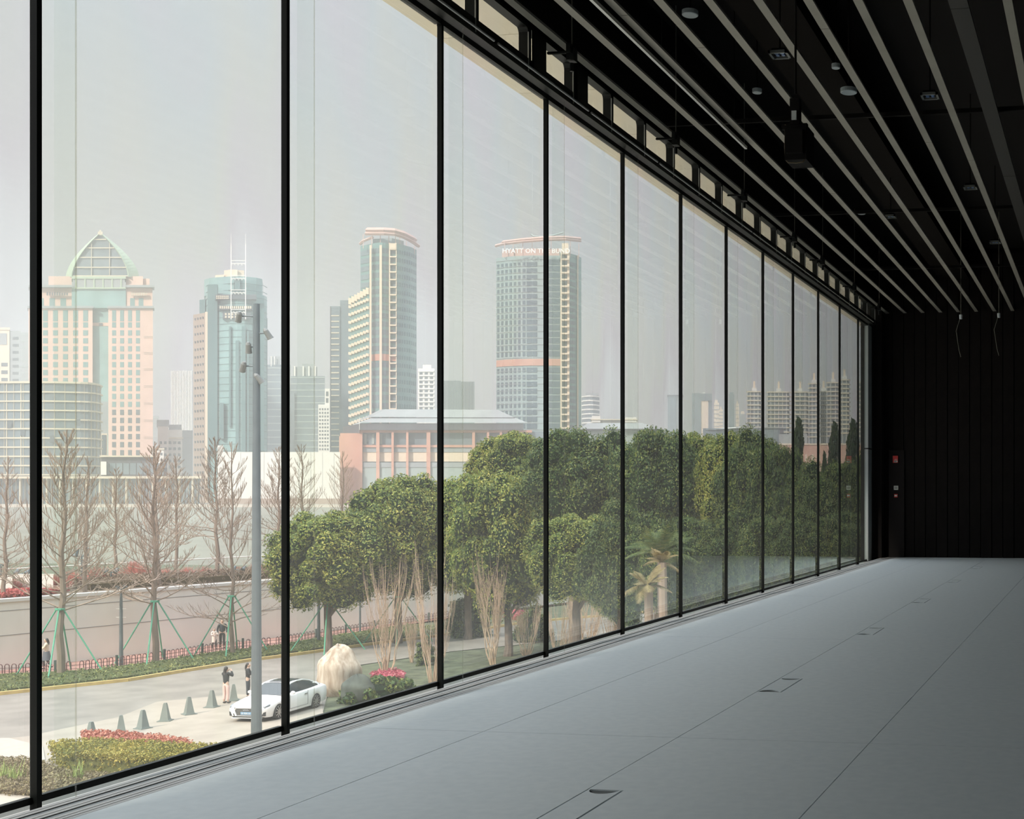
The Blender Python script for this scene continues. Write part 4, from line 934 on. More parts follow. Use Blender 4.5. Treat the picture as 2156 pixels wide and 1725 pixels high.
# ================================================================ WHITE CAR
M_CAR = mat('car_white', (0.86, 0.84, 0.81), 0.25, spec=.6); M_CGLS = mat('car_glass', (.05, .06, .065), .12, spec=.8); M_TYRE = mat('tyre', (.035, .035, .035), .8)
M_RIM = mat('rim_silver', (.48, .45, .42), .35, metal=.5); M_CHR = mat('chrome', (.6, .6, .6), .2, metal=.9); M_CBLK = mat('car_black', (.03, .032, .034), .4); M_HEAD = mat('headlight', (.25, .27, .29), .15)
c1 = G(475, 1521, GZ); car = thing('car', 'white two-door coupe parked on the pale pavement behind the light mast', 'car')
# local frame: +y towards the tail, x across (+x is the side facing our building), origin at the front bumper centre on the ground
fr = G(519, 1522, GZ); heading = A - .01
def carxy(): return fr
car.location = (fr.x, fr.y, GZ + .012); car.rotation_euler = (0, 0, A * .35)
ST = [  # y, half width at sill, max half width, z sill, z shoulder, z centre top
    (0.00, .62, .70, .26, .62, .66), (.10, .78, .84, .20, .66, .72), (.35, .84, .90, .18, .72, .80), (.80, .87, .915, .18, .80, .89), (1.25, .88, .92, .18, .86, .95), (1.60, .88, .92, .18, .90, .98),
    (2.2, .88, .92, .18, .93, .97), (3.0, .88, .92, .18, .95, .97), (3.6, .88, .925, .18, .97, 1.0), (4.1, .86, .915, .20, .97, 1.04), (4.5, .82, .87, .24, .93, 1.02), (4.67, .70, .76, .32, .80, .86)]
def arch_z(y, zs):
    z = zs
    for yc in (.87, 3.63):
        d = abs(y - yc)
        if d < .36: z = max(z, .30 + sqrt(.36 ** 2 - d * d))
    return z
q = MB(); rows = []
ys = sorted(set([s[0] for s in ST] + [yc + d for yc in (.87, 3.63) for d in (-.37, -.34, -.28, -.2, -.1, 0, .1, .2, .28, .34, .37)]))
def st(y):
    for a, b in zip(ST, ST[1:]):
        if a[0] <= y <= b[0]:
            u = (y - a[0]) / (b[0] - a[0]); return [a[i] + (b[i] - a[i]) * u for i in range(6)]
for y in ys:
    _, ws, wm, z0, zs, zc = st(y); za = arch_z(y, z0); half = [(ws, za), (max(ws, wm - .01), max(za, z0 + .2) if za > z0 else z0 + .2), (wm, max(.55, za + .01)), (wm - .015, max(zs - .08, .58)), (wm - .07, zs), (wm - .30, zs + (zc - zs) * .7), (0, zc)]
    rows.append([(x, y, z) for x, z in half] + [(-x, y, z) for x, z in reversed(half[:-1])])
q.grid(rows); i = len(q.v); r0 = rows[0]; q.face(list(reversed(r0))); q.face(rows[-1]); q.build('body', M_CAR, car, True)
q = MB()
# greenhouse: base outline -> roof outline
GH = [(1.30, .70, .93, .0, .0), ]
roof = []; base = []
def gh(y, wb, zb, wt, zt): return (y, wb, zb, wt, zt)
secs = [(1.32, .74, .93, .72, .94), (1.75, .80, .93, .66, 1.19), (2.12, .82, .94, .60, 1.34), (2.55, .82, .95, .59, 1.385), (3.05, .82, .96, .58, 1.37), (3.55, .80, .97, .57, 1.27), (3.95, .77, .98, .60, 1.12), (4.25, .70, .99, .66, 1.00)]
side = MB(); top_ = MB()
for s in (-1, 1):
    side.grid([[(s * wb, y, zb), (s * (wb * .55 + wt * .45 + .02), y, (zb + zt) / 2 + .02), (s * wt, y, zt)] for y, wb, zb, wt, zt in secs[:]])
side.build('side_window', M_CGLS, car, True)
q = MB(); q.grid([[(-wt, y, zt), (-wt * .5, y, zt + .015), (0, y, zt + .02), (wt * .5, y, zt + .015), (wt, y, zt)] for y, wb, zb, wt, zt in secs[:3]]); q.build('windscreen', M_CGLS, car, True)
q = MB(); q.grid([[(-wt - .01, y, zt - .01), (-wt * .5, y, zt + .03), (0, y, zt + .035), (wt * .5, y, zt + .03), (wt + .01, y, zt - .01)] for y, wb, zb, wt, zt in secs[2:6]]); q.build('roof', M_CAR, car, True)
q = MB(); q.grid([[(-.46, y, z), (0, y, z + .01), (.46, y, z)] for y, z in ((2.2, 1.385), (2.6, 1.425), (3.1, 1.412), (3.45, 1.35))]); q.build('sunroof', M_CGLS, car, True)
q = MB(); q.grid([[(-wt, y, zt), (0, y, zt + .02), (wt, y, zt)] for y, wb, zb, wt, zt in secs[5:]]); q.build('rear_window', M_CGLS, car, True)
for s in (-1, 1):   # pillars / roof rails
    q = MB(); q.tube([(s * (wt + .005), y, zt + .0) for y, wb, zb, wt, zt in secs], .035, 6); q.build('roof_rail', M_CAR, car)
    q = MB(); q.obox((s * .71, 2.62, 1.16), (.012, 0, 0), (0, .03, 0), (s * -.10, 0, .21)); q.build('pillar', M_CBLK, car)
    q = MB(); q.obox((s * .70, 3.85, 1.04), (.03, 0, 0), (0, .26, .0), (s * -.05, -.08, .10)); q.build('rear_quarter', M_CAR, car)
    q = MB(); q.ell((s * 1.0, 1.72, 1.0), .11, .06, .075, 10, 6); q.tube([(s * .84, 1.74, .96), (s * .94, 1.73, .98)], .025, 6); q.build('wing_mirror', M_CAR, car, True)
    q = MB()
    for yy in (1.62, 2.95): q.box(s * .926 - .004, s * .926 + .004, yy, yy + .012, .3, .92)
    q.box(s * .926 - .004, s * .926 + .004, 1.62, 2.95, .30, .312); q.build('door_seam', M_DGREY, car)
    q = MB(); q.box(s * .925 - .02, s * .925 + .02, 2.70, 2.90, .78, .81); q.build('door_handle', M_CHR, car)
    q = MB(); q.hexa([(s * .78, .06, .54), (s * .52, -.01, .56), (s * .50, -.01, .63), (s * .80, .08, .66), (s * .86, .30, .62), (s * .55, .2, .60), (s * .55, .22, .70), (s * .86, .34, .73)]); q.build('headlight', M_HEAD, car)
    q = MB(); q.hexa([(s * .80, .055, .26), (s * .53, -.015, .27), (s * .56, -.015, .36), (s * .82, .06, .44), (s * .80, .2, .26), (s * .53, .1, .27), (s * .56, .1, .36), (s * .82, .2, .44)]); q.build('air_intake', M_CBLK, car)
    for yc in (.87, 3.63):
        w = thing('wheel', None, None); w.parent = car; w.location = (s * .80, yc, .325)
        q = MB(); q.tube([(-.11, 0, 0), (-.105, 0, 0), (.105, 0, 0), (.11, 0, 0)], [.27, .325, .325, .27], 24); q.build('tyre', M_TYRE, w, True)
        q = MB(); f_ = s * .112
        for k2 in range(10):
            a = 2 * pi * k2 / 10; q.obox((f_, cos(a) * .13, sin(a) * .13), (.012, 0, 0), (0, cos(a) * .115, sin(a) * .115), (0, -sin(a) * .018, cos(a) * .018))
        rows = [[(f_ - s * .01 + dx, cos(a) * r, sin(a) * r) for a in (2 * pi * n_ / 24 for n_ in range(24))] for r, dx in ((.235, 0), (.25, s * .012), (.262, 0))]; q.grid(rows, True); q.tube([(f_ - .01, 0, 0), (f_ + s * .012, 0, 0)], .045, 10); q.build('rim', M_RIM, w)
q = MB(); hexp = [(-.44, .60), (-.50, .50), (-.40, .27), (.40, .27), (.50, .50), (.44, .60)]
for a in range(6):
    b = (a + 1) % 6; q.tube([(hexp[a][0], -.02, hexp[a][1]), (hexp[b][0], -.02, hexp[b][1])], .018, 6)
q.build('grille_surround', M_CHR, car)
q = MB(); n = len(q.v); q.v += [(x, -.006, z) for x, z in hexp] + [(x, .1, z) for x, z in hexp]; q.f.append(tuple(range(6))); q.m.append(0)
for a in range(6): b = (a + 1) % 6; q.f.append((a, b, b + 6, a + 6)); q.m.append(0)
gl_ = q.build('grille', M_CBLK, car)
for k2 in range(6):
    z = .31 + k2 * .052; wd_ = .41 + .08 * min(1, (z - .27) / .2); q = MB(); q.box(-wd_, wd_, -.02, -.008, z, z + .014); q.build('bar', M_CHR, gl_)
q = MB()
for k2 in range(4):
    cx = -.105 + k2 * .07; pts = [(cx + .045 * cos(a), -.03, .555 + .045 * sin(a)) for a in (2 * pi * n_ / 14 for n_ in range(15))]; q.tube(pts, .007, 5, False)
q.build('emblem', M_CHR, car)
q = MB(); q.box(-.24, .24, -.045, -.02, .33, .44); pl = q.build('number_plate', mat('plate_blue', (.18, .34, .52), .6), car)
def text(s, size, loc, rot, m, parent, name='lettering', ext=.002, align='CENTER'):
    cu = bpy.data.curves.new(name, 'FONT'); cu.body = s; cu.size = size; cu.extrude = ext; cu.align_x = align; cu.resolution_u = 2
    t_ = bpy.data.objects.new(name, cu); COL.objects.link(t_); cu.materials.append(m); bpy.context.view_layer.update()
    me = bpy.data.meshes.new_from_object(t_.evaluated_get(bpy.context.evaluated_depsgraph_get())); bpy.data.objects.remove(t_)
    o = bpy.data.objects.new(name, me); COL.objects.link(o); o.location = loc; o.rotation_euler = rot; o.parent = parent; return o
text('B 90K13', .11, (0, -.048, .348), (pi / 2, 0, 0), M_COPE, pl)
q = MB(); q.box(-.66, .66, -.03, .12, .17, .20); q.build('front_splitter', M_CAR, car); q = MB(); q.box(-.7, .7, .1, 4.4, .16, .24); q.build('underbody', M_CBLK, car)
q = MB(); q.box(-.6, .6, -.005, .08, .20, .245); q.build('lower_intake', M_CBLK, car)
# ================================================================ SKYLINE ACROSS THE RIVER
def BM_(n, c, **k): return mat(n, c, .7, **k)
K_PINK = BM_('tower_pink_stone', (.60, .40, .32), var=.05, scale=.05); K_TEAL = mat('teal_glass', (.15, .26, .25), .25); K_DKWIN = mat('dark_window', (.08, .10, .11), .3)
K_GRN = mat('pale_green_glass', (.20, .33, .32), .25, var=.12, scale=.06); K_GRND = mat('deep_green_glass', (.09, .17, .17), .25); K_BRN = BM_('brown_stone', (.34, .26, .20))
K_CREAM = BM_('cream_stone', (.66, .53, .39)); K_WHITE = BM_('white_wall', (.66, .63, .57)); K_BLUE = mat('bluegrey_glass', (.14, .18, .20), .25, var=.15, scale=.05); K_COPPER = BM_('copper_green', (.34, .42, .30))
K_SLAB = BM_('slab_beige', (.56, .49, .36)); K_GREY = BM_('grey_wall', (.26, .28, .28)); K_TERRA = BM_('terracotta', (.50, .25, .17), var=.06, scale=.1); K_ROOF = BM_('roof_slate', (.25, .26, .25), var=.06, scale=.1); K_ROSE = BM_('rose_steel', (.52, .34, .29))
K_DARK = BM_('dark_fascia', (.07, .07, .08)); K_GLS = mat('pale_glass', (.30, .35, .33), .25); K_STEEL = BM_('white_steel', (.70, .68, .62))
GROUNDED = {'wall', 'side_wall', 'body', 'glass_body', 'curved_wing', 'stepped_wing', 'right_leg', 'inner_slab', 'side_wing', 'setback', 'base', 'base_wall', 'column', 'cream_pier', 'fin', 'rear_wall'}
K_HW = mat('hotel_window', (.07, .11, .13), .4)
class B:
    def __init__(s, name, label, D, cat='building', group=None):
        s.D = D; c = W(1078, 0, D); s.t = thing(name, label, cat, (0, 0, 0), 0, group); s.parts = {}
    def p(s, part, m, kind=None):
        if part not in s.parts: s.parts[part] = (MB(), m, kind)
        return s.parts[part][0]
    def z(s, y): return EYE + (PY - y) * s.D / F
    def foot(s, pts): return [W(x, 0, s.D + o) for x, o in pts]
    def prism(s, part, m, pts, y0, y1, kind=None):
        P = s.foot(pts); s.p(part, m, kind).prism([(p.x, p.y) for p in P], (zq - .3) if y1 > 927 and part in GROUNDED else s.z(y1), s.z(y0))
    def box(s, part, m, x0, x1, y0, y1, off=0, th=12, kind=None):
        s.prism(part, m, [(x0, off), (x1, off), (x1, off + th), (x0, off + th)], y0, y1, kind)
    def fac(s, part, m, pts, y0, y1, nf, nper, fw=.6, fh=.6, out=.15, kind='stuff'):
        """windows on the open footprint polyline pts; nper = windows per edge (int or list)"""
        P = s.foot(pts); q = s.p(part, m, kind); Z0, Z1 = s.z(y1), s.z(y0); hf = (Z1 - Z0) / nf
        for i in range(len(P) - 1):
            a, b = P[i], P[i + 1]; n = nper[i] if isinstance(nper, list) else nper
            if not n: continue
            d = (b - a) / n; u = Vector((d.x, d.y, 0)).normalized(); nn = Vector((u.y, -u.x, 0))
            for j in range(n):
                c = a + d * (j + .5)
                for f in range(nf):
                    c2 = Vector((c.x, c.y, Z0 + hf * (f + .5))); q.obox(c2, u * d.length * fw / 2, nn * out, Vector((0, 0, hf * fh / 2)))
    def bands(s, part, m, pts, y0, y1, n, th, out=.4, kind='stuff'):
        P = s.foot(pts); q = s.p(part, m, kind); Z0, Z1 = s.z(y1), s.z(y0)
        for k in range(n + 1):
            z = Z0 + (Z1 - Z0) * k / n
            for a, b in zip(P, P[1:]):
                u = (b - a); u.z = 0; L = u.length; u = u / L; nn = Vector((u.y, -u.x, 0)); q.obox(((a.x + b.x) / 2, (a.y + b.y) / 2, z), u * (L / 2 + .1), nn * out, (0, 0, th / 2))
    def done(s):
        for k, (q, m, kind) in s.parts.items():
            if q.f: q.build(k, m, s.t, kind=kind)
def arc(x0, x1, D, bulge, n=10, a0=-1.0, a1=1.0):
    """footprint arc bulging towards the camera"""
    out = []
    for i in range(n + 1):
        u = a0 + (a1 - a0) * i / n; out.append((x0 + (x1 - x0) * (i / n), bulge * (u * u)))
    return out
BT, BB = 1, 1064
# far-left pale block
b = B('apartment_block', 'pale block at the far left edge with a side wall coloured grey as shade', 1500)
b.box('wall', K_CREAM, -70, 20, 694, BB, 0, 30); b.box('side_wall', K_GREY, 20, 44, 697, BB, 1, 30); b.box('parapet', K_CREAM, -70, 21, 690, 695, -1, 32)  # side wall's shade is put into its grey colour, beside the cream front
b.fac('windows', K_DKWIN, [(-66, 0), (18, 0)], 760, 1000, 15, 5, .8, .5); b.fac('windows', K_DKWIN, [(24, 1), (42, 1)], 705, 1000, 20, 1, .7, .4); b.box('top_opening', K_GREY, -10, 14, 702, 726, -.5, 1); b.done()
b = B('office_tower', 'slim grey slab seen behind the pale block at the left edge', 1600); b.box('wall', K_GREY, 44, 60, 700, BB, 0, 25); b.bands('floor_band', K_GLS, [(44, 0), (60, 0)], 705, 1000, 22, 1, .3); b.done()
# pink twin tower
b = B('domed_tower', 'pink stone twin tower with a pointed green-ribbed glass dome', 1250)
LX = [(60, 0), (195, 0)]; RX = [(228, 0), (322, 0)]
b.box('wall', K_PINK, 60, 195, 646, BB, 0, 40); b.box('wall', K_PINK, 228, 322, 646, BB, 0, 40); b.box('wall', K_PINK, 66, 152, 603, 646, 3, 34); b.box('wall', K_PINK, 264, 321, 603, 646, 3, 34)
b.box('glass_core', K_GRN, 195, 228, 646, BB, 6, 20); b.box('glass_core', K_GRN, 151, 265, 606, 648, 2, 20); b.box('crown_block', K_PINK, 102, 151, 580, 603, 5, 30); b.box('crown_block', K_PINK, 265, 301, 580, 603, 5, 30)
b.box('crown_block', K_GREY, 301, 315, 584, 603, 8, 28)
for x0, x1, y in ((58, 197, 646), (226, 325, 646), (60, 152, 602), (264, 325, 602)): b.box('cornice', K_GREY, x0, x1, y - 1, y + 3.5, -2.5, 20)
for c0_, c1_, n in ((60, 195, 6), (228, 303, 4)):
    b.fac('windows', K_TEAL, [(c0_ + 4, 0), (c1_ - 4, 0)], 676, 860, 11, n, .48, .66, .25); b.fac('tall_windows', K_TEAL, [(c0_ + 4, 0), (c1_ - 4, 0)], 652, 678, 1, n, .48, .9, .25)
    b.fac('lower_windows', K_DKWIN, [(c0_ + 4, 0), (c1_ - 4, 0)], 860, 962, 6, n, .48, .66, .25)
for y in (708, 742, 776, 812, 848, 884, 920): b.box('stone_band', K_BRN, 303, 322, y, y + 1, -.2, 1); b.box('stone_band', K_BRN, 303, 322, y + 3, y + 4, -.2, 1)
b.fac('tall_windows', K_TEAL, [(75, 3), (145, 3)], 626, 646, 1, 3, .5, .9); b.fac('tall_windows', K_TEAL, [(270, 3), (306, 3)], 626, 646, 1, 2, .55, .9)
b.box('attic', K_COPPER, 151, 265, 582, 587, 0, 20); b.box('attic', K_COPPER, 151, 265, 605, 608, 0, 20); b.box('attic_glass', K_GREY, 153, 263, 587, 605, 1, 18); b.fac('attic_window', K_COPPER, [(151, .8), (265, .8)], 587, 605, 1, 6, .14, 1, .5)
b.box('clock', K_DARK, 208, 216, 679, 684, 5, 1); b.box('beam', K_PINK, 195, 228, 678, 685, 5.6, 1)
# dome: glass gable between curved ribs
q = b.p('dome_glass', K_BLUE); pr = []
for k in range(15):
    u = k / 14; hw = 57 * (1 - u) ** .0 * (1 - u ** 1.75) + 3; pr.append((211 - hw, 211 + hw, 583 - u * 90))
q2 = b.p('dome_rib', K_COPPER)
for k in range(14):
    l0, r0, y0 = pr[k]; l1, r1, y1 = pr[k + 1]; D = b.D
    q.face([W(l0, y0, D + 4), W(r0, y0, D + 4), W(r1, y1, D + 4), W(l1, y1, D + 4)])
    for (x0, x1, s, w0, w1) in ((l0, l1, -1, 20 * (1 - k / 14), 20 * (1 - (k + 1) / 14)), (r0, r1, 1, 36 * (1 - (k / 14) ** 1.4), 36 * (1 - ((k + 1) / 14) ** 1.4))):
        q2.face([W(x0, y0, D + 1), W(x1, y1, D + 1), W(x1 + s * (2 + w1 * .55), y1, D + 14), W(x0 + s * (2 + w0 * .55), y0, D + 14)])
        q2.face([W(x0, y0, D + 1), W(x0 - s * 2, y0, D + 3), W(x1 - s * 2, y1, D + 3), W(x1, y1, D + 1)])
        q3 = b.p('dome_back', K_GREY); q3.face([W(x0 + s * (2 + w0 * .55), y0, D + 14), W(x1 + s * (2 + w1 * .55), y1, D + 14), W(x1 + s * w1 * .3, y1, D + 40), W(x0 + s * w0 * .3, y0, D + 40)])
for y in (579, 561, 540, 520, 502):
    u = (583 - y) / 90; hw = 57 * (1 - u ** 1.75) + 3; b.box('dome_bar', K_SLAB, 211 - hw, 211 + hw, y, y + 2, 2.5, 1)
for x in (192, 230): b.box('dome_bar', K_SLAB, x, x + 1.3, 510, 583, 2.5, 1)
b.box('finial', K_SLAB, 206, 216, 487, 494, 2, 4); b.box('finial', K_SLAB, 209, 213, 484, 488, 2, 4)
rnd = random.Random(4); q = b.p('sign_left', K_DARK, 'stuff')
for k in range(9): x = 98 + k * 5.2; px_box(q, x, x + 3.6, 616 + rnd.uniform(-1, 1), 622, b.D - 1, 1)
q = b.p('sign_right', K_SLAB, 'stuff')
for k in range(7):
    x = 276 + k * 5; px_box(q, x, x + 3.6, 617, 618.3, b.D - 1, 2); px_box(q, x + rnd.uniform(.5, 2.5), x + 3, 616, 623, b.D - 1, 2); px_box(q, x, x + 3.2, 621, 622, b.D - 1, 2)
b.done()
# curved glass block bottom left
b = B('curved_office', 'curved glass office block with beige floor bands in front of the pink tower', 960)
fp = [(-120, 6), (60, 0)] + [(60 + 22 * k, .0 + .25 * k * k) for k in range(1, 6)] + [(185, 9), (198, 15), (208, 24), (213, 36)]
b.prism('glass_body', K_BLUE, fp + [(213, 60), (-120, 60)], 806, 1003); b.bands('floor_band', K_SLAB, fp, 806, 1000, 10, 1.1, 1.2); b.fac('mullions', K_SLAB, fp, 806, 1000, 1, [6] + [1] * 9, .05, 1, .5)
b.fac('mullions', K_SLAB, fp, 806, 1000, 1, [9] + [1] * 9, .03, 1, .5); b.prism('roof_slab', K_SLAB, [(x, o - 1.5) for x, o in fp] + [(214, 60), (-120, 60)], 803, 807)
for x in (20, 48, 110, 135, 165): b.box('dark_pane', K_DKWIN, x - 5, x + 4, 868 + (x * 7) % 60, 882 + (x * 7) % 60, -.4, .5)
b.done()
b = B('pavilion', 'low glass pavilion with tall beige columns along the far quay', 925)
b.box('glass_body', K_BLUE, -120, 420, 1007, BB - 2, 5, 30); b.box('roof_edge', K_SLAB, -120, 424, 1003, 1008, -1, 30); b.box('upper_block', K_DARK, 213, 322, 962, 1003, 8, 25); b.box('upper_block', K_GREY, 330, 352, 975, 1003, 12, 20)
b.fac('upper_pane', K_BLUE, [(216, 8), (345, 8)], 972, 1002, 1, 9, .85, .8, .3); b.fac('column', K_SLAB, [(-110, 2), (420, 2)], 1008, BB - 3, 1, 19, .10, 1, .8, None); b.fac('thin_mullion', K_SLAB, [(-110, 4), (420, 4)], 1008, BB - 3, 1, 57, .05, 1, .3)
b.box('upper_roof', K_SLAB, 210, 324, 959, 962, 5, 25); b.box('sign_block', K_WHITE, 212, 224, 972, 1000, 3, 4); b.done()
b = B('office_block', 'small beige-framed block wedged between curved office and pink tower', 1100); b.box('wall', K_CREAM, 211, 226, 913, BB, 0, 20); b.box('dark_bay', K_DKWIN, 214, 224, 916, 958, -.4, 1); b.box('rear_part', K_GREY, 205, 227, 845, 913, 4, 20); b.done()
# white striped and small ones
b = B('striped_tower', 'white vertically striped tower between pink tower and green glass tower', 1500); b.box('wall', K_GREY, 361, 406, 782, BB, 0, 30); b.fac('fin', K_STEEL, [(360, 0), (406, 0)], 781, BB, 1, 14, .5, 1, .8, None); b.done()
b = B('apartment_block', 'white stepped apartment block with dark windows below the striped tower', 1300)
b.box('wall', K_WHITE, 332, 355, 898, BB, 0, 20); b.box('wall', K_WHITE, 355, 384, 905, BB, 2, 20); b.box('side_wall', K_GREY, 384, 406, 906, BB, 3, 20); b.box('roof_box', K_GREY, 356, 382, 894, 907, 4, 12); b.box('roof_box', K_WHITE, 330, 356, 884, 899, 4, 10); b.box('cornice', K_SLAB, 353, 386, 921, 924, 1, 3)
b.fac('windows', K_DKWIN, [(334, 0), (382, 0)], 926, 990, 5, 5, .5, .45, .4); b.done()
b = B('apartment_block', 'hazy grey high-rise just right of the pink tower', 1600); b.box('wall', K_GREY, 320, 334, 876, BB, 0, 20); b.bands('floor_band', K_GLS, [(320, 0), (334, 0)], 880, 1000, 12, 1.5, .3); b.done()
b = B('low_block', 'low white building with small windows at the foot of the pink tower', 1180); b.box('wall', K_WHITE, 318, 345, 946, BB, 0, 20); b.fac('windows', K_DKWIN, [(320, 0), (344, 0)], 950, 1000, 4, 3, .5, .4, .3); b.box('parapet', K_SLAB, 317, 346, 944, 947, -1, 20); b.done()
# green glass tower with masts
b = B('glass_tower', 'green glass tower with twin lattice masts and a brown side wing', 1020)
b.prism('side_wing', K_BRN, [(407, 14), (434, 0), (434, 30), (407, 30)], 658, BB)
q = b.p('wing_windows', K_DKWIN, 'stuff')
P = b.foot([(408, 13), (430, 1.5)])
for f in range(24):
    z = b.z(BB - 20) + (b.z(668) - b.z(BB - 20)) * f / 23
    for j in range(4):
        c = P[0].lerp(P[1], (j + .5) / 4); u = (P[1] - P[0]).normalized(); q.obox((c.x, c.y, z), u * .9, Vector((u.y, -u.x, 0)) * .3, (0, 0, .9))
b.box('wing_edge', K_CREAM, 432, 437, 657, BB, -1, 3)
tw = [(432, 12), (437, 2), (455, 0), (470, -4), (485, -7), (500, -8), (515, -7), (530, -4), (542, 0), (556, 5), (562, 14)]
b.prism('glass_body', K_GRN, tw + [(562, 40), (432, 40)], 620, 956)
b.prism('crown', K_GRN, [(430, 10), (440, 2), (455, -2), (480, -6), (500, -7), (520, -5), (540, 0), (552, 6), (554, 34), (430, 34)], 585, 620); b.prism('setback', K_GRND, [(420, 12), (432, 8), (432, 34), (420, 34)], 627, 960); b.prism('setback', K_GRND, [(556, 10), (563, 14), (563, 34), (556, 34)], 665, 960)
b.prism('roof_drum', K_CREAM, [(472, 6), (486, 2), (500, 2), (500, 16), (472, 16)], 567, 585); b.prism('roof_drum', K_GREY, [(500, 4), (514, 6), (514, 16), (500, 16)], 567, 585); b.prism('roof_drum', K_GREY, [(453, 6), (472, 3), (472, 14), (453, 14)], 577, 585)
for x0, x1, y0, y1, m in ((437, 458, 600, 950, K_GRND), (482, 486, 690, 900, K_GRND), (496, 503, 720, 948, K_GRND), (509, 517, 690, 955, K_GRND), (458, 464, 595, 640, K_GRND), (495, 505, 590, 625, K_GRND), (541, 556, 640, 950, K_GRND), (463, 471, 850, 925, K_DKWIN), (520, 524, 700, 952, K_GRND)):
    b.prism('dark_strip', m, [(x0, -9 if x0 > 460 and x0 < 530 else -1.5), (x1, -9 if x0 > 460 and x0 < 530 else -3.0), (x1, 0), (x0, 0)], y0, y1)
b.box('balcony', K_DKWIN, 453, 540, 624, 634, -9.5, 8); b.box('balcony', K_DKWIN, 462, 530, 648, 656, -9.5, 8); b.box('balcony', K_DKWIN, 469, 528, 662, 674, -9.5, 8)
b.fac('beige_panes', K_SLAB, [(455, -9.6), (482, -9.6)], 626, 634, 2, 7, .7, .7, .2); b.fac('beige_panes', K_SLAB, [(462, -9.6), (530, -9.6)], 648, 654, 1, 16, .6, .9, .2); b.fac('beige_panes', K_SLAB, [(472, -9.6), (500, -9.6)], 662, 674, 2, 4, .5, .7, .2)  # small beige panes across the balcony fronts
b.bands('joint_line', K_GRND, tw, 600, 950, 25, .35, .3)
for x in (486.5, 517): b.box('mast', K_STEEL, x - .9, x + .9, 518, 676, -10, 1); b.box('mast', K_STEEL, x - .3, x + .3, 498, 520, -10, .5)
q = b.p('lattice', K_STEEL, 'stuff')
for y in (553, 584, 614, 655):
    b.box('lattice', K_STEEL, 487, 517, y, y + 1.2, -10, .6, 'stuff'); b.box('lattice', K_STEEL, 487, 517, y + 6, y + 7.2, -10, .6, 'stuff')
    for k in range(8): s = k % 2; q.tube([W(488 + k * 3.6, y + (1 if s else 6), b.D - 10), W(491.6 + k * 3.6, y + (6 if s else 1), b.D - 10)], .2, 4)
b.done()
# mid-distance blocks
b = B('office_tower', 'hazy blue-grey high-rise with floor lines left of the second mullion', 1400); b.box('wall', K_BLUE, 563, 596, 768, BB, 0, 25); b.bands('floor_band', K_GLS, [(563, 0), (596, 0)], 775, 950, 12, 1.2, .3); b.box('roof_block', K_GREY, 568, 590, 750, 768, 4, 12)
for x in (570, 577): b.box('roof_frame', K_STEEL, x, x + 1.8, 750, 772, 0, 1)
b.done()
b = B('office_tower', 'blue-grey tower with ribbed cap just right of the second mullion', 1400)
b.box('wall', K_BLUE, 612, 684, 792, BB, 0, 25); b.box('wall', K_BLUE, 600, 620, 828, BB, -3, 25); b.bands('floor_band', K_GLS, [(612, 0), (684, 0)], 795, 955, 12, 1.1, .3); b.prism('cap', K_GREY, [(617, 3), (668, 3), (668, 20), (617, 20)], 772, 792); b.box('cap', K_GREY, 636, 660, 765, 773, 5, 10)
for x in (619, 637, 649, 662): b.box('cap_rib', K_STEEL, x, x + 3, 771, 792, 1, 2)
b.done()
b = B('office_tower', 'narrow grey high-rise immediately right of the second mullion', 1450); b.box('wall', K_GREY, 598, 612, 768, BB, 0, 20); b.bands('floor_band', K_GLS, [(598, 0), (612, 0)], 772, 950, 13, 1, .3); b.done()
b = B('apartment_block', 'white narrow apartment block with window rows left of the dark slab towers', 1250); b.box('wall', K_WHITE, 670, 694, 852, BB, 0, 18); b.fac('windows', K_DKWIN, [(671, 0), (693, 0)], 858, 950, 12, 4, .55, .5, .3); b.box('roof_frame', K_WHITE, 684, 694, 818, 852, 3, 6); b.fac('windows', K_GREY, [(685, 3), (693, 3)], 822, 850, 2, 1, .6, .7, .3); b.done()
b = B('apartment_tower', 'dark narrow slab tower with balcony rails beside the cream balcony tower', 1150)
b.box('wall', K_BLUE, 695, 716, 645, BB, 0, 25); b.box('wall', K_GRND, 716, 737, 632, BB, 1, 25); b.bands('balcony_rail', K_SLAB, [(698, 0), (714, 0)], 665, 965, 25, 1.0, .5); b.box('edge_line', K_DARK, 695, 696.5, 645, 965, -.5, 1); b.done()
# cream balcony tower
b = B('balcony_tower', 'curved tower with cream balconies and a rose steel crown, left of the third mullion', 1000)
cur = [(759, 12), (779, 4)] + [(779 + 6.5 * k, 4 - 6 * sin(pi * k / 7)) for k in range(1, 6)] + [(819, 2), (835, 2)]; rt = [(835, 3), (850, 8), (865, 16), (877, 28)]
b.prism('glass_body', K_TEAL, cur + rt + [(877, 50), (759, 50)], 512, BB)
b.fac('windows', K_BLUE, cur, 520, 880, 21, 1, .86, .62, .3); b.fac('side_windows', K_GRND, rt, 520, 880, 21, 3, .5, .5, .3)
b.prism('stepped_wing', K_TEAL, [(736, 24), (736, 14), (779, 3), (779, 40)], 618, BB)
P = b.foot([(736, 14), (779, 3)]); q = b.p('balconies', K_CREAM, 'stuff')
for f in range(17):
    y = 618 + f * 16.6; z = b.z(y)
    for j in range(7):
        c = P[0].lerp(P[1], (j + .5) / 7); u = (P[1] - P[0]).normalized() * (P[1] - P[0]).length / 14; zz = z + (j - 3) * 1.15 * (1 if f == 0 else .62)
        q.obox((c.x, c.y, zz - (.5 if f else 1)), u * .97, Vector((u.y, -u.x, 0)).normalized() * 1.2, (0, 0, 2.6 if f == 0 else 1.1))
for x0, x1 in ((778, 782), (799, 804)): b.box('cream_pier', K_CREAM, x0, x1, 518, BB, -3.5, 3)
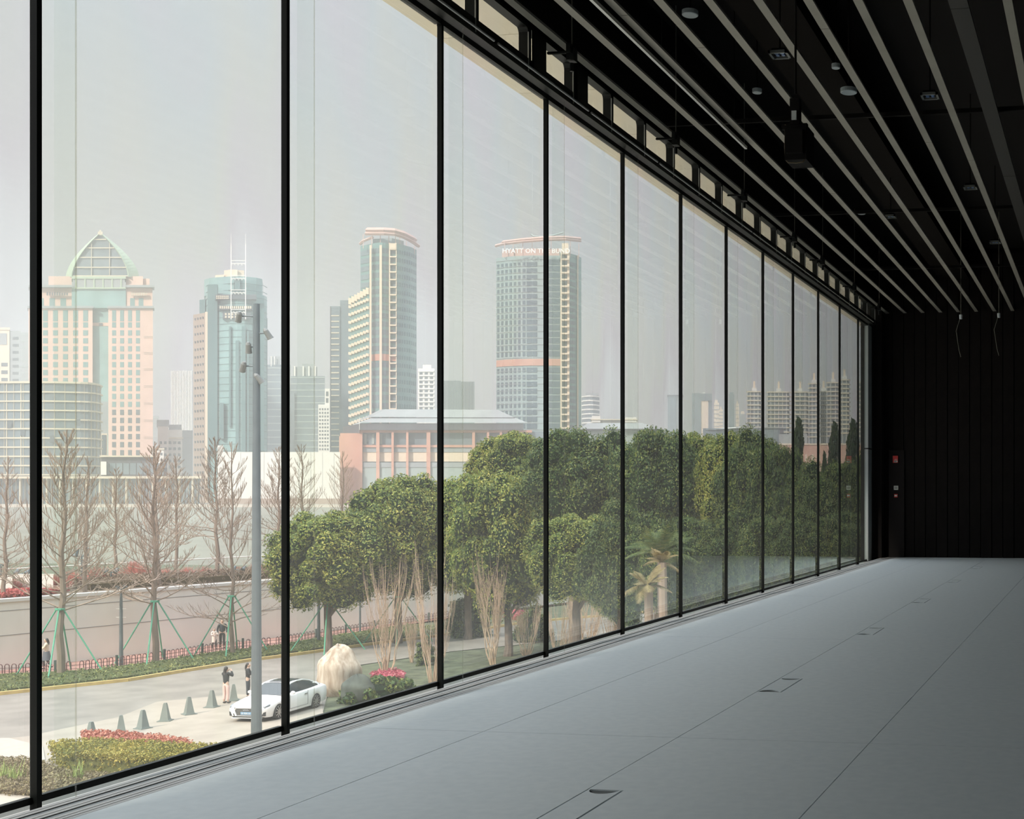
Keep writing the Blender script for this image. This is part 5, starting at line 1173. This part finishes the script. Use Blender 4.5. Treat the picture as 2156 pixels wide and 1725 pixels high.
b.box('cream_pier', K_CREAM, 819, 821.5, 512, BB, -1, 3)
for f in range(23): b.box('side_balcony', K_CREAM, 820, 835, 524 + f * 16, 526.5 + f * 16, -1.5, 3, 'stuff'); b.box('side_balcony', K_SLAB, 833.5, 835, 512 + f * 16, 526 + f * 16, -1.2, 1, 'stuff')
b.box('penthouse', K_CREAM, 820, 834, 513, 525, -1.5, 8); b.prism('rust_band', K_TERRA, [(x, o - .6) for x, o in cur] + [(835, 20), (759, 20)], 746, 760)
q = b.p('crown_ring', K_ROSE)
for yy, w, th in ((485, 0, 2.2), (492, 3, 1.6)):
    pts = [(774 - w, 8), (790, 0), (810, -4), (830, -2), (850, 6), (868, 18), (881 - (8 if w == 0 else 0), 30)]
    R = [W(x, yy + (0.0012 * max(0, x - 815) ** 2 * 5), b.D + o) for x, o in pts]; q.tube(R, th, 5)
P_ = [W(x, y, b.D + o) for x, y, o in ((758, 514, 12), (764, 508, 10), (785, 500, 6))]; q.tube(P_, 1.2, 5)
for x in (764, 782, 800, 818, 832, 841, 855, 872): b.box('crown_post', K_ROSE if x < 800 else K_SLAB, x, x + 1.3, 492 + max(0, x - 830) * .35, 522, 2 + max(0, x - 830) * .5, 1)
b.prism('crown_core', K_GREY, [(785, 12), (825, 8), (850, 20), (850, 34), (785, 34)], 497, 513); b.done()
b = B('apartment_tower', 'white balcony high-rise half behind the third mullion', 1450); b.box('wall', K_WHITE, 880, 915, 776, BB, 0, 20); b.box('roof_box', K_WHITE, 890, 908, 768, 776, 2, 10); b.fac('windows', K_DKWIN, [(881, 0), (914, 0)], 782, 865, 9, 3, .6, .5, .3); b.bands('balcony', K_STEEL, [(882, 0), (914, 0)], 782, 865, 9, 1.2, 1); b.done()
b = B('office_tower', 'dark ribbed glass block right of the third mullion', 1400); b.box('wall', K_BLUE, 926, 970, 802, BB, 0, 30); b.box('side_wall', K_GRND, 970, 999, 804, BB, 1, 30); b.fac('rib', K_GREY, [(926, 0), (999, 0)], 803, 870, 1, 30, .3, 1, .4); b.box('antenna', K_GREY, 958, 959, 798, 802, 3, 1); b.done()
# hotel
b = B('hotel_tower', 'wide curved hotel tower with window grid and rooftop lettering by the fourth mullion', 1000)
hf = [(1045, 12), (1062, 7), (1080, 3.5), (1098, 1.5), (1120, 0), (1150, 0), (1180, 1)]
b.prism('glass_body', mat('hotel_glass', (.27, .34, .33), .4), hf + [(1180, 40), (1045, 40)], 538, BB)
b.prism('curved_wing', K_TEAL, [(1178, 2), (1196, 6), (1212, 14), (1224, 26), (1224, 40), (1178, 40)], 530, BB)
b.fac('windows', K_HW, hf[:5], 550, 752, 15, [2, 2, 2, 2], .5, .68, .3); b.fac('windows', K_HW, hf[:5], 772, 905, 9, [2, 2, 2, 2], .5, .68, .3)
b.fac('wide_windows', K_HW, [(1106, .4), (1134, 0)], 550, 752, 15, 1, .78, .7, .5); b.fac('wide_windows', K_HW, [(1106, .4), (1134, 0)], 772, 905, 9, 1, .78, .7, .5); b.fac('wide_windows', K_HW, [(1148, 0), (1180, 1)], 545, 752, 15, 1, .92, .8, .4); b.fac('wide_windows', K_HW, [(1148, 0), (1180, 1)], 772, 905, 9, 1, .92, .8, .4)
b.fac('windows', K_BLUE, [(1196, 6), (1212, 14)], 545, 905, 26, 1, .8, .6, .4); b.bands('floor_line', K_GREY, hf, 546, 905, 26, .4, .35); b.prism('rust_band', K_TERRA, [(x, o - .7) for x, o in hf] + [(1180, 20), (1045, 20)], 756, 770)
b.box('cream_pier', K_CREAM, 1194, 1199, 528, BB, 1, 4); b.box('cream_pier', K_CREAM, 1215, 1218, 530, BB, 15, 4); b.box('cream_pier', K_CREAM, 1180, 1183, 525, BB, -1, 4)
for f in range(26): b.box('balcony', K_CREAM, 1182, 1198, 545 + f * 14.2, 548 + f * 14.2, -2.0, 5, 'stuff')
b.box('lift_tower', K_CREAM, 1183, 1197, 512, 535, 0, 6)
b.prism('crown_wall', K_ROSE, [(1057, 12), (1080, 6), (1120, 3), (1180, 3), (1180, 24), (1057, 24)], 522, 538)
q = b.p('crown_ring', K_ROSE)
for yy, sh in ((514, 0), (508, 6)):
    q.tube([W(x, yy - d + sh * .3, b.D + o) for x, d, o in ((1044 + sh * 2, -4, 14), (1060, 0, 8), (1100, 5, 1), (1150, 9, -3), (1190, 10, 2), (1222, 7, 18))], 1.3, 5)
for x in (1062, 1080, 1100, 1120, 1160, 1200, 1218): b.box('crown_post', K_ROSE, x, x + 1.2, 506, 540, 4 + (x > 1200) * 8, 1)
q = b.p('roof_dish', K_GLS); q.tube([W(x, y, b.D + 4) for x, y in ((1118, 494), (1124, 498), (1140, 499), (1165, 496), (1186, 490))], .7, 5)
b.done()
def sign(s, x0, x1, y, hpx, D, par, m):
    t = text(s, hpx * D / F * 1.35, W((x0 + x1) / 2, y, D), (pi / 2, 0, A), m, par, 'lettering', .3); return t
sign('HYATT ON THE BUND', 1066, 1192, 533, 10.3, b.D - 6, b.t, mat('sign_white', (.95, .93, .9), .5)).scale = (1.0, 1, 1)
# round one, white low one, halls
b = B('round_tower', 'small round white-banded tower right of the hotel', 1500); fp = arc(1225, 1262, 1500, 14, 8); b.prism('body', K_BLUE, fp + [(1262, 30), (1225, 30)], 832, BB); b.bands('floor_band', K_STEEL, fp, 834, 890, 6, 1.6, .6); b.prism('roof_sign', K_GREY, [(1233, 5), (1260, 6), (1260, 9), (1233, 9)], 827, 832); b.done()
b = B('low_block', 'low white flat-roofed building above the trees right of the hotel', 1000); b.box('wall', K_WHITE, 1245, 1340, 884, BB, 0, 20); b.box('wall', K_STEEL, 1246, 1264, 876, 890, -2, 20); b.box('wall', K_STEEL, 1316, 1340, 879, 890, -2, 20); b.box('parapet', K_SLAB, 1244, 1342, 883, 885, -2.5, 20); b.done()
b = B('terracotta_hall', 'long terracotta columned hall with grey hipped roof beyond the river', 935)
b.box('rear_wall', K_BLUE, 762, 1180, 908, 1040, 4, 60); b.box('side_wall', K_TERRA, 716, 762, 912, 1062, 2, 60); b.prism('side_wall', K_TERRA, [(714, 30), (762, 0), (762, 40), (714, 60)], 915, 1062)
q = b.p('roof', K_ROOF); D = b.D
def rf(x, y, o): return W(x, y, D + o)
q.face([rf(762, 890, -4), rf(1110, 890, -4), rf(1083, 879, 6), rf(785, 879, 6)]); q.face([rf(782, 878, 5), rf(1084, 880, 5), rf(1048, 863, 18), rf(812, 862, 18)]); q.face([rf(762, 890, -4), rf(785, 879, 6), rf(745, 893, 40), rf(726, 906, 40)]); q.face([rf(782, 878, 5), rf(812, 862, 18), rf(800, 863, 60), rf(745, 890, 60)])
b.box('eaves', K_DARK, 757, 1102, 892, 906, -3, 30); b.box('ridge_line', K_DARK, 782, 1084, 878.5, 880, 4, 1); b.prism('eaves', K_DARK, [(722, 40), (757, -3), (757, 40)], 893, 912)
b.box('architrave', K_TERRA, 757, 1120, 906, 911, 0, 6); b.box('transom', K_TERRA, 764, 1110, 937, 942, 1.5, 3); b.box('lower_wall', K_CREAM, 764, 1110, 952, 972, 3, 3); b.box('screen_wall', K_GREY, 764, 1110, 943, 952, 2.5, 3)
for x0, x1 in ((755, 763), (792, 799), (824, 829), (855, 860), (898, 906), (994, 1000), (1025, 1030), (1052, 1057), (1083, 1088)): b.box('column', K_TERRA, x0, x1, 906, 1062, -1, 4)
for x0, x1 in ((767, 772), (783, 788), (799, 805), (1065, 1072), (1080, 1083)): b.box('curtain', K_GLS, x0, x1, 914, 935, 3.4, .5)
b.box('base_wall', K_GLS, 764, 1110, 976, 1062, 1, 4); b.box('base_band', K_GREY, 764, 1110, 974, 984, .5, 4); b.box('flagpole', K_STEEL, 756.3, 757.3, 880, 906, -4, .4); b.done()
b = B('white_hoarding', 'long blank pale wall beside the terracotta hall on the far bank', 915); b.box('wall', K_WHITE, 470, 716, 952, 1055, 0, 10); b.box('wall', K_WHITE, 458, 470, 938, 1055, 1, 10); b.box('base', K_BRN, 458, 716, 1050, 1062, -1, 6)
b.fac('panel_joint', K_GREY, [(470, 0), (716, 0)], 953, 1050, 1, 10, .01, 1, .15); b.done()
b = B('grey_hall', 'low hall with grey hipped roof right of the hotel, above the trees', 930); q = b.p('roof', K_ROOF); D = b.D
q.face([rf(1218, 904, 0), rf(1398, 904, 0), rf(1352, 891, 12), rf(1238, 891, 12)]); b.box('wall', K_GLS, 1235, 1380, 905, BB, 4, 20); b.box('eaves', K_DARK, 1218, 1395, 903, 906, 0, 20); b.box('dark_opening', K_DKWIN, 1248, 1262, 922, 932, 3.5, 1); b.done()
b = B('grey_hall', 'wide blue-grey flat hall roof above the yellow-topped trees on the right', 925)
b.box('wall', K_BLUE, 1480, 1650, 902, BB, 0, 40); q = b.p('roof', K_STEEL); D = b.D; q.face([rf(1478, 906, 0), rf(1560, 901, -6), rf(1560, 899, 10), rf(1480, 904, 10)]); b.box('roof_line', K_GREY, 1550, 1655, 900, 902, -1, 30); b.box('block', K_GREY, 1640, 1700, 915, 936, -4, 20); b.box('vent_box', K_DARK, 1642, 1650, 905, 912, -2, 4)
b.box('base', K_ROOF, 1640, 1800, BB, 940, -5, 10); b.done()
b = B('brick_building', 'low brick-red building behind the conifers at the far end', 908); b.box('wall', K_TERRA, 1642, 1860, 936, BB, 0, 30); b.box('cornice', K_CREAM, 1640, 1860, 934, 937, -.6, 30); b.fac('windows', K_CREAM, [(1690, 0), (1860, 0)], 952, 1000, 2, 12, .25, .6, .2); b.done()
# towers seen through the right-hand bays
b = B('office_tower', 'first dark blue slab tower left of the sixth mullion, far away', 1800); b.box('wall', K_BLUE, 1406, 1424, 834, BB, 0, 30); b.box('side_wall', K_GREY, 1424, 1438, 834, BB, 2, 30); b.box('roof_line', K_DARK, 1405, 1439, 832, 834, -1, 30); b.done()
b = B('gate_tower', 'dark blue gate-shaped tower with beige inner slab between sixth and seventh mullions', 1700); b.box('wall', K_BLUE, 1457, 1476, 828, BB, 0, 30); b.box('lintel', K_BLUE, 1476, 1499, 829, 844, 0, 30); b.box('right_leg', K_BLUE, 1492, 1499, 842, BB, 2, 30); b.box('inner_slab', K_CREAM, 1475, 1491, 842, BB, 1, 25); b.box('roof_light', K_STEEL, 1479, 1485, 826, 828, 3, 5); b.done()
b = B('office_tower', 'slim dark blue tower just right of the seventh mullion', 1800); b.box('wall', K_BLUE, 1534, 1546, 830, BB, 0, 25); b.prism('cap', K_BLUE, [(1536, 2), (1544, 2), (1544, 20), (1536, 20)], 826, 830); b.done()
for x0, x1, y, lb in ((1503, 1514, 848, 'hazy beige tower with twin spires next to the gate-shaped tower'), (1514, 1522, 862, 'hazy beige shorter block left of the seventh mullion'), (1549, 1556, 850, 'hazy pinkish thin tower right of the slim dark one'), (1558, 1570, 872, 'hazy low grey block left of the banded apartments')):
    b = B('distant_tower', lb, 1800); b.box('wall', K_CREAM if x0 < 1556 else K_GREY, x0, x1, y, BB, 0, 20); b.box('roof_box', K_CREAM, x0 + 2, x1 - 3, y - 6, y, 3, 8); b.bands('floor_band', K_GREY, [(x0, 0), (x1, 0)], y + 6, 925, 8, 1, .4); b.done()
def banded(x0, x1, y, label, D=1000, tower=True, n=10):
    b = B('apartment_tower', label, D, group='banded apartment towers'); fp = [(x0, 3), (x0 + 3, 0), (x1 - 3, 0), (x1, 3)]
    b.prism('body', K_BLUE, fp + [(x1, 25), (x0, 25)], y, BB); b.bands('balcony_slab', K_SLAB, fp, y, y + 12.0 * n * .78, n, 1.1, 1.1); b.fac('mullions', K_WHITE, [(x0 + 2, 0), (x1 - 2, 0)], y, BB, 1, max(2, int((x1 - x0) / 9)), .14, 1, .5)
    if tower:
        c = (x0 + x1) / 2; b.box('roof_lantern', K_WHITE, c - 5, c + 5, y - 9, y, 5, 8); b.box('roof_spire', K_CREAM, c - 2.2, c + 2.2, y - 24, y - 9, 7, 3)
    b.done()
banded(1574, 1602, 825, 'banded white apartment tower with small spire left of the eighth mullion', n=10)
banded(1617, 1662, 826, 'wide banded apartment tower with a pointed lantern right of the eighth mullion', n=10)
banded(1667, 1702, 826, 'banded apartment tower with a pointed lantern right of the ninth mullion', n=10)
banded(1704, 1724, 808, 'taller banded apartment tower just left of the tenth mullion', 975, n=12)
banded(1728, 1740, 825, 'narrow banded apartment block right of the tenth mullion', n=10)
banded(1742, 1766, 806, 'tall banded apartment tower left of the eleventh mullion', 975, n=12)
banded(1768, 1788, 800, 'tall banded apartment tower right of the eleventh mullion', 950, n=12)
banded(1806, 1830, 806, 'last banded apartment tower before the grey end pier', 950, n=12)
# filler skyline behind, very faint
# ================================================================ HAZE over the river
hz = bpy.data.materials.new('haze'); hz.use_nodes = True; n = hz.node_tree.nodes; n.clear(); l = hz.node_tree.links
vs = n.new('ShaderNodeVolumeScatter'); vs.inputs['Color'].default_value = (.34, .33, .315, 1); vs.inputs['Density'].default_value = 0.0011; vs.inputs['Anisotropy'].default_value = 0.55
ho = n.new('ShaderNodeOutputMaterial'); l.new(vs.outputs[0], ho.inputs['Volume'])
q = MB(); q.box(-3400, -8.2, -300, 2800, -12, 420); hazeo = q.build('haze', hz); hazeo['kind'] = 'stuff'; hazeo['label'] = 'pale daylight haze hanging over the river and the skyline'; hazeo['category'] = 'haze'
try: hz.volume_intersection_method
except Exception: pass
